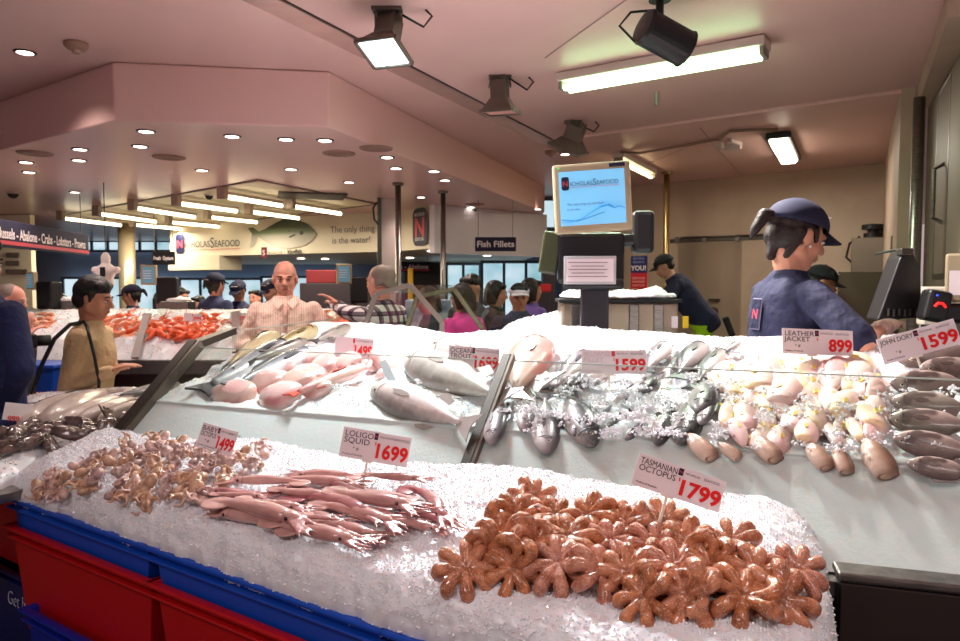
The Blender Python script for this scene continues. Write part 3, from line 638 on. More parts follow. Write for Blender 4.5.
# left end: top rail and end glass
a = W2(-1.39, .0, 1.335); b = Vector((-1.30, 3.66, 1.36)); c = Vector((-.98, 4.8, 1.37))
MB().bar(a, b, .05, .035).build('end_rail', M('post_grey'), case, bevel=.003)
a0, b0 = Vector((-1.395, 2.67, 1.015)), Vector((-1.33, 3.6, 1.05))
o = MB().add([a0, b0, b, a], [(0, 1, 2, 3)]).build('end_glass', glassm, case)
o = MB().add([Vector((-1.30, 3.66, 1.06)), Vector((-.98, 4.8, 1.1)), c, b], [(0, 1, 2, 3)]).build('rear_glass', glassm, case)
MB().bar(b, c, .0045, .0045).build('pane_edge', glass_edge, o)
# steel end cupboard in the right foreground
sb = empty('steel_cupboard', tuple(px(842, 576, Z=.955).xy)+(0,), -.30, 'dark stainless steel cupboard end in the bottom right corner', 'cupboard')
MB().box((.4, .055, .465), (.8, .06, .93)).build('body', M('steel_body', (84, 74, 72), .3, .9), sb, bevel=.004)
MB().box((.40, .055, .945), (.81, .075, .02)).build('top', steel, sb, bevel=.006)
MB().tube([(.37, -.02, .93), (.37, -.02, .1)], .014, 8).build('handle_rail', steel, sb, smooth=True)
# --- tubs
TD = Vector((.836, -.549, 0)); TN = Vector((.549, .836, 0)); TP = Vector((-1.645, 2.42, 0)); trz = math.atan2(TD.y, TD.x)
blue_p = M('blue_tub', (14, 72, 178), .38, sss=.0, bump=.05, bscale=4); red_p = M('red_tub', (176, 12, 18), .4); dblue_p = M('dark_blue_tub', (14, 34, 140), .35)
def tub(s, off, z0, z1, L, Wd, m, label, taper=.86, lip=.018):
    e = empty('plastic_tub', TP+TD*s+TN*off+Vector((0, 0, z0)), trz, label, 'tub', 'plastic tubs under the front ice')
    h = z1-z0; dx = L*(1-taper)/2; dy = Wd*(1-taper)/2
    def ring(ix, iy, z): return [(ix, iy, z), (L-ix, iy, z), (L-ix, Wd-iy, z), (ix, Wd-iy, z)]
    mb = MB(); R = [ring(dx, dy, 0), ring(.004, .004, h), ring(.012, .012, h), ring(dx+.008, dy+.008, .012)]
    vs = sum(R, []); fs = []
    for r in range(3):
        for k in range(4): a = r*4+k; b = r*4+(k+1) % 4; fs.append((a, b, b+4, a+4))
    fs += [(3, 2, 1, 0), (12, 13, 14, 15)]
    mb.add(vs, fs).build('shell', m, e, bevel=.014)
    def rim(z, ex, th):
        mb = MB(); o = ring(-ex, -ex, z)+ring(.008, .008, z)+ring(-ex, -ex, z+th)+ring(.008, .008, z+th)
        fs = []
        for k in range(4):
            j = (k+1) % 4; fs += [(k, j, 8+j, 8+k), (4+k, 12+k, 12+j, 4+j), (8+k, 8+j, 12+j, 12+k), (k, 4+k, 4+j, j)]
        return mb.add(o, fs).build('rim', m, e, bevel=.005)
    rim(h-.012, lip, .014); rim(h-.042, lip*.7, .010)
    return e
tub(0, 0, .55, .862, .835, .30, blue_p, 'bright blue tub under the ice, furthest left of the front row')
tub(.855, 0, .55, .862, .86, .30, blue_p, 'bright blue tub under the ice, above the middle red tub')
tub(1.735, 0, .55, .862, .82, .30, blue_p, 'bright blue tub partly seen at the bottom middle')
tub(.01, -.01, .40, .765, .85, .32, red_p, 'red tub with a pale scuffed rim, furthest left in front')
tub(.875, -.01, .40, .765, .86, .32, red_p, 'red tub at the bottom, right of the other front red tub')
t1 = tub(.15, -.03, .0, .51, .72, .34, dblue_p, 'dark blue tub on the floor below the left red tub')
tub(.90, -.05, .0, .50, .86, .36, dblue_p, 'dark blue tub on the floor below the right red tub')
tub(-.80, .12, .50, .84, .74, .30, red_p, 'red tub at the left edge under the fish table')
t2 = tub(-.80, .11, .0, .49, .74, .34, M('navy_tub', (10, 22, 84), .35), 'navy tub with white handwriting at the left edge')
text('handwriting', 'Get b', .085, M('chalk_white', (215, 218, 235), .6), t2, (.47, .002, .352), (PI/2+.06, 0, 0), sx=.75, bold=-.002, shear=.3)
tray = MB().prism([tuple((TP+TD*.0+TN*.03).xy), tuple((TP+TD*2.5+TN*.03).xy), q2(.975, -.565), q2(-1.50, -.565)], .845, .872).build('ice_tray', M('blue_tub'), label='thin blue tray under the front ice bed', cat='tray')


# --- far prawn counter
fc = empty('prawn_counter', (-2.6, 5.6, 0), 0, 'far counter heaped with orange prawns behind the two shoppers', 'counter')
MB().box((-.35, .75, .44), (4.4, 1.2, .88)).build('body', steel_dark, fc)
MB().box((-.35, .68, .94), (4.5, 1.42, .12)).build('top_sill', steel, fc, bevel=.01)
def fF(T, S):
    x = -5.15+T*4.15; s = np.clip(S, 0, 1); y = 5.74+s*1.15; z = 1.165+.20*s
    f = np.clip(-S, 0, .3)/.3; y = np.where(S < 0, 5.74-.14*f, y); z = np.where(S < 0, 1.165-.17*f, z)
    return np.stack([x, y, z], -1)
far_ice, bvF = ice_field('crushed_ice', np.linspace(0, 1, 260), np.linspace(-.3, 1, 60), fF, 'white ice wedge under the orange prawns on the far counter', nchunk=3000, csize=.008, rough=.012, seed=31)
def divider(u0, v0, u1, v1, Y0, Y1, label):
    a, b = px(u0, v0, Y=Y0), px(u1, v1, Y=Y1); e = empty('glass_divider', a, 0, label, 'divider')
    d = b-a; L = Vector((0, .55, .12))
    MB().bar((0, 0, 0), d, .06, .02, up=(0, -1, .5)).build('frame', M('post_bright', (188, 180, 176), .3, .6), e)
    MB().add([(0, 0, 0), d, d+L*.7, L], [(0, 1, 2, 3)]).build('pane', glassm, e)
divider(135, 358, 147, 314, 5.56, 5.85, 'slanted steel edged divider among the orange prawns')
divider(236, 352, 235.5, 312, 5.56, 5.85, 'thin divider right of the orange prawns, in front of the price cards')
divider(326, 340, 320, 314, 5.56, 5.85, 'slanted divider at the right of the bald man')
divider(-2, 350, 25, 312, 5.5, 5.85, 'steel edged divider at the far left end of the prawn counter')
# --- sneeze guard frames past the main case
def guard(pts, Y, label, w=.035, back=.9):
    P = [px(u, v, Y=Y) for u, v in pts]; e = empty('glass_guard', (P[0].x, P[0].y, .0), 0, label, 'glass guard'); P = [p-e.location for p in P]
    m = MB(); gm = M('guard_green_steel', (118, 116, 92), .25, .8)
    for i in range(3): m = MB().bar(P[i], P[i+1], .03, w, up=(0, 1, 0)).build('frame_bar', gm if Y > 4.5 else M('guard_steel', (140, 130, 122), .3, .8), e, bevel=.003)
    bk = Vector((.25, back, .0)); mm = MB()
    for i in range(3): mm.add([P[i], P[i+1], P[i+1]+bk, P[i]+bk], [(0, 1, 2, 3)])
    mm.build('pane', glassm, e); 
    MB().bar((P[0].x, 0, .0), (P[0].x, 0, P[0].z), .03, .03, up=(0, 1, 0)).bar((P[3].x, 0, .0), (P[3].x, 0, P[3].z), .03, .03, up=(0, 1, 0)).build('leg', M('guard_steel'), e)
guard([(364, 330), (376, 294), (410, 285), (442, 322)], 4.35, 'grey steel framed glass guard left of the pink top')
guard([(406, 330), (417, 297), (454, 289), (483, 330)], 4.75, 'greenish framed glass guard across the pink top')
# second ice heap behind
def fB(T, S):
    a, b = px(492, 330, Z=1.42), px(600, 322, Z=1.42); a = np.array([.12, 4.15, 0]); b = np.array([.85, 3.95, 0])
    base = a+(b-a)*T[..., None]; ang = S*PI; r = .13*np.sqrt(np.clip(1-(2*T-1.05)**2*.9, 0, 1))
    x = base[..., 0]; y = base[..., 1]-np.cos(ang)*.22; z = 1.29+np.sin(ang)*(r*1.0)+.05*T
    return np.stack([x, y, z], -1)
ice_field('crushed_ice', np.linspace(0, 1, 90), np.linspace(0, 1, 40), fB, 'small rounded heap of ice behind the main bank, left of the scale', nchunk=1200, rough=.012, seed=41)
hb = MB().box((.5, 4.05, .645), (.85, .5, 1.29)).build('back_counter', M('back_counter_m', (120, 112, 106), .4), label='grey counter carrying the small rounded ice heap', cat='counter'); hb.rotation_euler.z = 0

# ---------------------------------------------------------------- price cards
def hit(bv, u, v):
    o, r = ray(u, v); loc, nor, _, _ = bv.ray_cast(o, r)
    if loc is None: return None, None
    if nor.z < 0: nor = -nor
    return loc, nor
def price_card(corner, u2v2, Y, hpx, head, price, label, sub='Product of Australia', back=0.18, jp=True, faint=False, group=None, stick=True, yaw=0, bv=None):
    """corner: top left pixel, u2v2: top right pixel, hpx: height in pixels"""
    if isinstance(Y, BVHTree): b_ = Y; Y = min(q.y for q in (hit(b_, corner[0]+(u2v2[0]-corner[0])*f_, corner[1]+(u2v2[1]-corner[1])*f_+hpx+d_)[0] for f_ in (0, .5, 1) for d_ in (0, 8)) if q)-.02
    if Y is None: Y = hit(bvU, (corner[0]+u2v2[0])/2, (corner[1]+u2v2[1])/2+hpx*1.0)[0].y-.11
    a = px(*corner, Y=Y); b = px(*u2v2, Y=Y+math.sin(yaw)*.1); X = (b-a).normalized(); w = (b-a).length; h = hpx*Y/F
    Zv = Vector((0, back, 1)).normalized(); R = frame(X=X, Y=-(X.cross(Zv)).cross(X).cross(X)) if False else None
    Yv = Zv.cross(X).normalized(); Zv = X.cross(Yv)
    R = Matrix((X, Yv, Zv)).transposed()
    e = empty('price_card', a+X*w/2-Zv*h/2, label=label, cat='price card', R=R, group=group)
    MB().box((0, 0, 0), (w, .003, h)).build('card', card_white, e, bevel=.0006)
    gi = M('faint_ink', (206, 186, 190), .5) if faint else black_ink
    heads = head.split('\n'); hs = h*.27 if len(heads) > 1 else h*.26
    for i, l in enumerate([q for q in heads if q.strip()]):
        t = text('heading', l, hs, gi, e, (-w*.47, -.002, h*.22-i*h*.22), ext=.0003); mx = max([v.co.x for v in t.data.vertices] or [1]); t.scale.x = min(1.1, w*.42/mx)
    if jp:
        text('marks', '* #', h*.16, gi, e, (-w*.32, -.002, -h*.22), ext=.0003)
    t = text('small_print', sub, h*.085, gi, e, (-w*.46, -.002, -h*.40), ext=.0003)
    bdg = MB().box((-w*.01, -.002, h*.34), (w*.055, .002, h*.22)).build('badge', navy_ink if not faint else pink_ink, e, bevel=.0008)
    text('badge_letter', 'N', h*.15, pink_ink, bdg, (-w*.01, -.0035, h*.29), align='CENTER', ext=.0003)
    text('shop_name', 'NICHOLAS', h*.10, grey_ink, e, (w*.04, -.002, h*.31), ext=.0002); text('shop_name', 'SEAFOOD', h*.12, grey_ink, e, (w*.25, -.002, h*.30), ext=.0002)
    dollar = text('dollar', '$', h*.15, red_ink, e, (-w*.01-.002, -.002, h*.06), ext=.0003)
    t = text('price', price, h*.66, red_ink, e, (0, -.0025, -h*.34), ext=.0008, bold=h*.022, spacing=1.02)
    xs = [v.co.x for v in t.data.vertices]; k = w*(.46 if len(price) > 3 else .33)/(max(xs)-min(xs)); t.scale.x = k; t.location.x = w*.485-max(xs)*k
    if stick:
        MB().box((-w*.08, .004, -h*.5), (w*.14, .008, h*.12)).box((-w*.08, .004, -h*.5-.03), (.006, .005, .07)).build('stick', M('clip_white', (236, 222, 206), .4), e)
    return e
price_card((782, 328), (852.5, 331), 2.40, 25.5, 'LEATHER\nJACKET', '899', 'price card reading leather jacket 899, in front of the worker in the cap')
price_card((876, 340), (953, 318.5), None, 26, 'JOHN DORY', '1599', 'tilted price card reading john dory 1599 at the right edge')
price_card((581.5, 350), (646, 350), None, 24, 'YELLOWTAIL\nFILLET', '1599', 'washed out card reading 1599 in the centre of the ice, half faded', faint=True, jp=False)
price_card((449, 345), (500, 349), None, 24, 'OCEAN\nTROUT', '1699', 'price card reading ocean trout behind the glass post', jp=False)
price_card((336, 336), (374, 339), None, 21, ' \n ', '1499', 'faint white card reading 1499 among the pink fish', faint=True, jp=False)
price_card((203.5, 422), (239, 432), bvL, 25, 'BABY\nOCTOPUS', '1499', 'tilted price card reading baby octopus 1499 beside the small octopus pile')
price_card((344.5, 426), (412, 438), bvL, 30, 'LOLIGO\nSQUID', '1699', 'price card reading loligo squid 1699 on the front ice')
price_card((640, 452.5), (726.5, 482), bvL, 32, 'TASMANIAN\nOCTOPUS', '1799', 'big tilted price card reading tasmanian octopus 1799, nearest of the cards', jp=False)
price_card((184, 313), (202, 314), 5.95, 8, ' ', '2999', 'distant pinkish card above the orange prawns', faint=True, jp=False)
price_card((230, 312), (249, 313), 5.95, 9, ' ', '2999', 'distant pinkish card right of the orange prawns', faint=True, jp=False)
# edge-on cards on the left table
def edge_card(u, v, Y, h, rz, label, tilt=.25):
    p = px(u, v, Y=Y); e = empty('price_card', p, rz, label, 'price card')
    R = Matrix.Rotation(tilt, 3, 'Y')
    MB().box((0, 0, 0), (.12, .003, h), R).build('card', card_white, e); text('price', '999', h*.5, red_ink, e, (-.05, -.003, -h*.42), (PI/2, tilt, 0))
    MB().box((0, .003, -h*.6), (.006, .004, h*.5)).build('stick', M('clip_white'), e)
edge_card(152, 404, 3.0, .085, 1.25, 'price card seen nearly edge on beside the left case post'); edge_card(18, 412, 2.85, .07, 1.2, 'price card with red print seen edge on at the left edge')
# ================================================================ seafood
def spots_mat(name, base, pale, dark, dot, scale, lum=.5, rough=.34, rad=.03):
    """mottled skin with small pale dots, paler towards the middle of the animal"""
    m = M(name, base, rough, coat=.5, sss=.15); nt, b = nodes_of(m); N = nt.nodes.new; L = nt.links.new
    tc = N('ShaderNodeTexCoord'); vo = N('ShaderNodeTexVoronoi'); vo.inputs['Scale'].default_value = scale; L(tc.outputs['Object'], vo.inputs['Vector'])
    no = N('ShaderNodeTexNoise'); no.inputs['Scale'].default_value = 45; L(tc.outputs['Object'], no.inputs['Vector'])
    r1 = N('ShaderNodeValToRGB'); r1.color_ramp.elements[0].color = lin(dark); r1.color_ramp.elements[1].color = lin(base); r1.color_ramp.elements[0].position = .35; r1.color_ramp.elements[1].position = .6; L(no.outputs[0], r1.inputs[0])
    r2 = N('ShaderNodeValToRGB'); r2.color_ramp.elements[0].color = (lum, lum, lum, 1); r2.color_ramp.elements[1].color = (0, 0, 0, 1); r2.color_ramp.elements[0].position = .18; r2.color_ramp.elements[1].position = .38; L(vo.outputs['Distance'], r2.inputs[0])
    mx = N('ShaderNodeMix'); mx.data_type = 'RGBA'; L(r2.outputs[0], mx.inputs[0]); L(r1.outputs[0], mx.inputs[6]); mx.inputs[7].default_value = lin(dot)
    ln = N('ShaderNodeVectorMath'); ln.operation = 'LENGTH'; L(tc.outputs['Object'], ln.inputs[0]); mr = N('ShaderNodeMapRange'); L(ln.outputs['Value'], mr.inputs[0]); mr.inputs[1].default_value = rad*.35; mr.inputs[2].default_value = rad; mr.inputs[3].default_value = .75; mr.inputs[4].default_value = 0
    m2 = N('ShaderNodeMix'); m2.data_type = 'RGBA'; L(mr.outputs[0], m2.inputs[0]); L(mx.outputs[2], m2.inputs[6]); m2.inputs[7].default_value = lin(pale)
    L(m2.outputs[2], b.inputs['Base Color']); bp = N('ShaderNodeBump'); bp.inputs['Strength'].default_value = .5; bp.inputs['Distance'].default_value = .003; L(r2.outputs[0], bp.inputs['Height']); L(bp.outputs[0], b.inputs['Normal'])
    return m
oct_m = [spots_mat('octopus_brown', (200, 130, 94), (214, 170, 152), (158, 92, 60), (236, 196, 172), 210), spots_mat('octopus_pink', (198, 132, 106), (212, 170, 158), (160, 94, 70), (240, 206, 190), 210), spots_mat('octopus_amber', (194, 120, 78), (208, 156, 128), (146, 82, 48), (230, 184, 150), 210)]
def octopus(i, R=.056):
    rnd = random.Random(100+i); mb = MB(); mb.ell((0, 0, .022), (.016, .016, .010)); mb.ell((0, 0, .006), (.020, .020, .012))
    curl = i in (5, 6)
    for k in range(8):
        a = 2*PI*k/8+rnd.uniform(-.10, .10); L = R*rnd.uniform(.86, 1.06); bend = rnd.uniform(-.16, .16); P = []; Q = []
        loose = curl and k in (1, 2)
        for j in range(10):
            s = j/9; rr = .006+L*math.sin(min(s*1.12, 1)*PI/2)-.010*max(0, s-.85)/.15; ang = a+bend*s*s+(1.3*s*s if loose else 0)
            z = .027+.004*math.sin(s*PI)-.022*s*s-.014*max(0, s-.7)/.3+(.03*math.sin(s*PI) if loose else 0)
            P.append((rr*math.cos(ang), rr*math.sin(ang), z)); Q.append([.0070, .0090, .0112, .0132, .0146, .0156, .0160, .0154, .0138, .0100][j]*rnd.uniform(.94, 1.05))
        mb.tube(P, Q, 10)
    if i == 6:
        P = [(.040*math.cos(t), .030*math.sin(t), .036+.010*math.sin(t*1.2)) for t in np.linspace(-.6, 4.6, 14)]; mb.tube(P, [.0135*(1-.055*j) for j in range(14)], 10)
    return bake(mb, 'octopus', oct_m[i % 3], voxel=.0022, smooth=1)
octs = [octopus(i) for i in range(7)]
def inpoly(x, y, P):
    c = False; j = len(P)-1
    for i in range(len(P)):
        if (P[i][1] > y) != (P[j][1] > y) and x < (P[j][0]-P[i][0])*(y-P[i][1])/(P[j][1]-P[i][1])+P[i][0]: c = not c
        j = i
    return c
def edged(x, y, P):
    d = 1e9
    for i in range(len(P)):
        a = P[i]; b = P[(i+1) % len(P)]; dx, dy = b[0]-a[0], b[1]-a[1]; t = max(0, min(1, ((x-a[0])*dx+(y-a[1])*dy)/(dx*dx+dy*dy))); d = min(d, math.hypot(x-a[0]-t*dx, y-a[1]-t*dy))
    return d
used = set()
def place(protos, i, loc, R, label, cat, group, scale=1):
    p = protos[i]
    if id(p) in used: o = copy_tree(p)
    else: used.add(id(p)); o = p
    o.matrix_world = Matrix.LocRotScale(loc, R.to_quaternion(), Vector((scale,)*3)); tag(o, label, cat, group); return o
rnd = random.Random(5)
def pile(protos, poly, dx, dy, bv, lift, cat, labfn, group, hscale=1, tilt=.35, ramp=40, jit=.3, layers=1, smin=.84, smax=1.06, back=.35, zoff=.0, persp=None):
    xs = [p[0] for p in poly]; ys = [p[1] for p in poly]; out = []; pts = []
    y = min(ys)+dy*.3; row = 0
    while y < max(ys):
        k = 1 if not persp else persp[0]+(persp[1]-persp[0])*(y-min(ys))/(max(ys)-min(ys)); x = min(xs)+(row % 2)*dx*k/2
        while x < max(xs):
            u, v = x+rnd.uniform(-jit, jit)*dx*k, y+rnd.uniform(-jit, jit)*dy*k
            if inpoly(u, v, poly): pts.append((u, v))
            x += dx*k
        y += dy*k; row += 1
    for n, (u, v) in enumerate(pts):
        e = min(1, edged(u, v, poly)/ramp); h = lift*math.sin(e*PI/2)
        o, r = ray(u, v); loc, nor = hit(bv, u, v)
        if loc is None: continue
        # the pile stands above the ice: step back along the line of sight until it is h above
        loc = loc-r*(h/max(.2, -r.z+abs(r.y)*.12)); loc.z += zoff
        up = (nor+Vector((rnd.uniform(-tilt, tilt), rnd.uniform(-tilt, tilt)-back, 0))).normalized(); a = rnd.uniform(0, 2*PI)
        X = up.orthogonal().normalized(); R = frame(X=X, Z=up)@Matrix.Rotation(a, 3, 'Z')
        out.append((u, v, loc, R))
    res = []
    for n, (u, v, loc, R) in enumerate(out):
        res.append(place(protos, rnd.randrange(len(protos)), loc, R, labfn(u, v, n, len(out)), cat, group, rnd.uniform(smin, smax)))
    return res
OP = [(448, 562), (466, 538), (488, 520), (512, 500), (540, 494), (566, 504), (620, 516), (672, 530), (724, 536), (768, 546), (806, 574), (808, 594), (776, 606), (720, 608), (690, 606), (650, 612), (612, 602), (574, 594), (548, 587), (500, 582), (454, 575)]
pile(octs, OP, 41, 25, bvL, .03, 'octopus', lambda u, v, n, N: 'brown tasmanian octopus with curled arms in the big front heap', 'brown octopuses heaped on the front ice', tilt=.2, ramp=45, jit=.15, back=.6, smin=.84, smax=1.06, zoff=.004)
# fill of octopuses low in the heap so no ice shows between them
pile(octs, [(480, 560), (520, 520), (600, 518), (700, 530), (765, 566), (772, 590), (640, 596), (540, 585)], 62, 40, bvL, .012, 'octopus', lambda u, v, n, N: 'brown tasmanian octopus with curled arms in the big front heap', 'brown octopuses heaped on the front ice', tilt=.3, ramp=40, jit=.3, back=.3)

# baby octopuses
bab_m = [spots_mat('baby_octopus_pink', (224, 190, 180), (234, 214, 206), (190, 146, 134), (236, 214, 204), 300, rad=.012), spots_mat('baby_octopus_tan', (208, 166, 136), (222, 192, 168), (160, 116, 90), (226, 196, 170), 300, rad=.012), spots_mat('baby_octopus_grey', (204, 172, 164), (220, 198, 190), (150, 116, 110), (222, 200, 196), 300, rad=.012)]
def baby(i):
    r2 = random.Random(200+i); mb = MB(); mb.ell((0, .004, .014), (.014, .019, .013), Matrix.Rotation(.3, 3, 'X')); mb.ell((0, -.014, .010), (.010, .008, .009))
    for k in range(7):
        a = -PI/2+(k-3)*.5+r2.uniform(-.15, .15); c = r2.choice((-1, 1))*r2.uniform(.8, 2.4); P = []
        x, y = 0.0, -.016; ang = a
        for j in range(9):
            P.append((x, y, .010+.006*math.sin(j*.8+k)+.002*j*(k % 2))); x += .0062*math.cos(ang); y += .0062*math.sin(ang); ang += c*.26
        mb.tube(P, [.0060*(1-.075*j) for j in range(9)], 7)
    return bake(mb, 'baby_octopus', bab_m[i % 3], voxel=.0024, smooth=2)
babs = [baby(i) for i in range(6)]
BP = [(36, 488), (52, 470), (92, 458), (120, 446), (160, 437), (190, 442), (222, 452), (262, 450), (270, 464), (250, 474), (226, 490), (200, 508), (168, 506), (128, 496), (80, 500), (46, 496)]
pile(babs, BP, 16.5, 9.5, bvL, .022, 'baby octopus', lambda u, v, n, N: 'small pale pink baby octopus in the left pile on the front ice', 'baby octopuses piled at the left of the front ice', ramp=20, tilt=.6, back=.2, smin=.95, smax=1.35, persp=(.9, 1.15))

# squid
sq_m = M('squid_pink', (206, 160, 152), .25, col2=(168, 112, 110), scale=28, coat=.6, sss=.25, lo=.4, hi=.7, stretch=(.4, 1, 1)); sq_m2 = M('squid_dark', (150, 82, 88), .25, col2=(206, 150, 146), scale=22, coat=.6, sss=.2, stretch=(.4, 1, 1))
def squid(i, L=.20):
    r2 = random.Random(300+i); m = [sq_m, sq_m, sq_m2, sq_m][i % 4]; mb = MB(); b = r2.uniform(-.02, .03); N = 10; P = []; Q = []
    for j in range(N+1):
        s = j/N; P.append((L*(s-.5), b*math.sin(s*PI), .016)); Q.append(.0185*(max(.06, math.sin(min(1, (s+.02)*1.15)*PI/2)) if s < .85 else 1-.25*(s-.85)/.15)*(.8+.2*s)+.001)
    mb.tube(P, Q, 12, flat=.8); mb.ell((L*.5+.012, 0, .015), (.018, .013, .012))
    mb.ell((-L*.34, b*.3, .014), (L*.17, .030, .0035)); 
    for k in range(8):
        y = (k-3.5)*.0045; bb = r2.uniform(-.02, .02); mb.tube([(L*.5+.02, y*.7, .014), (L*.5+.04, y*1.4+bb*.3, .013), (L*.5+.06, y*1.8+bb, .011), (L*.5+.08+r2.uniform(-.01, .01), y*2+bb*2, .009)], [.0050, .0044, .0034, .0016], 6)
    o = bake(mb, 'squid', m, voxel=.0026, smooth=3)
    for s in (-1, 1): MB().ell((L*.5+.012, s*.012, .018), (.0035, .0025, .0035), n=8, m=6).build('eye', M('eye_dark', (18, 16, 22), .1), o, smooth=True)
    return o
sqs = [squid(i) for i in range(6)]
def lay(protos, i, a, b, bv, Lref, label, cat, group, lift=0, roll=0, flat=.0, grow=1, squash=1, face=0):
    """lay a long thing (head at +x) with tail seen at pixel a and head at pixel b"""
    A, nA = hit(bv, *a); B, nB = hit(bv, *b)
    if A is None or B is None: return None
    X = (B-A); L = X.length; up = ((nA+nB)/2).normalized(); up = Vector((up.x*.5, up.y*.5, 1)).normalized(); R = frame(X=X, Z=up)@Matrix.Rotation(roll+(face if X.x > 0 else -face), 3, 'X')
    p = protos[i % len(protos)]
    if id(p) in used: o = copy_tree(p)
    else: used.add(id(p)); o = p
    s = L/Lref*grow; c = (A+B)/2+R@Vector((0, 0, lift)); c.z += .0
    o.matrix_world = Matrix.LocRotScale(c, R.to_quaternion(), Vector((s, s*squash, s*squash))); tag(o, label, cat, group); return o
SQ = [((200, 508), (268, 516)), ((214, 500), (292, 502)), ((236, 492), (320, 496)), ((262, 486), (352, 490)), ((300, 482), (372, 486)), ((196, 514), (300, 536)), ((226, 520), (310, 544)), ((252, 528), (352, 552)), ((230, 508), (300, 520)), ((270, 505), (372, 522)), ((300, 512), (392, 534)), ((318, 500), (408, 520)), ((296, 526), (376, 542)), ((340, 506), (430, 512)), ((262, 498), (330, 508)), ((330, 490), (400, 504)), ((395, 494), (446, 528)), ((356, 484), (420, 490)), ((276, 516), (340, 528)), ((390, 522), (455, 534)), ((370, 530), (438, 540)), ((372, 512), (440, 524)), ((240, 514), (322, 530)), ((205, 503), (262, 507)), ((288, 494), (362, 500)), ((346, 520), (414, 530)), ((310, 535), (362, 551))]
for n, (a, b) in enumerate(SQ):
    if rnd.random() < .25: a, b = b, a
    lay(sqs, rnd.randrange(6), a, b, bvL, .29, 'glossy pink loligo squid lying in the middle pile of the front ice', 'squid', 'loligo squid on the front ice', lift=.006+.008*(n % 3), grow=1.15, squash=.92)

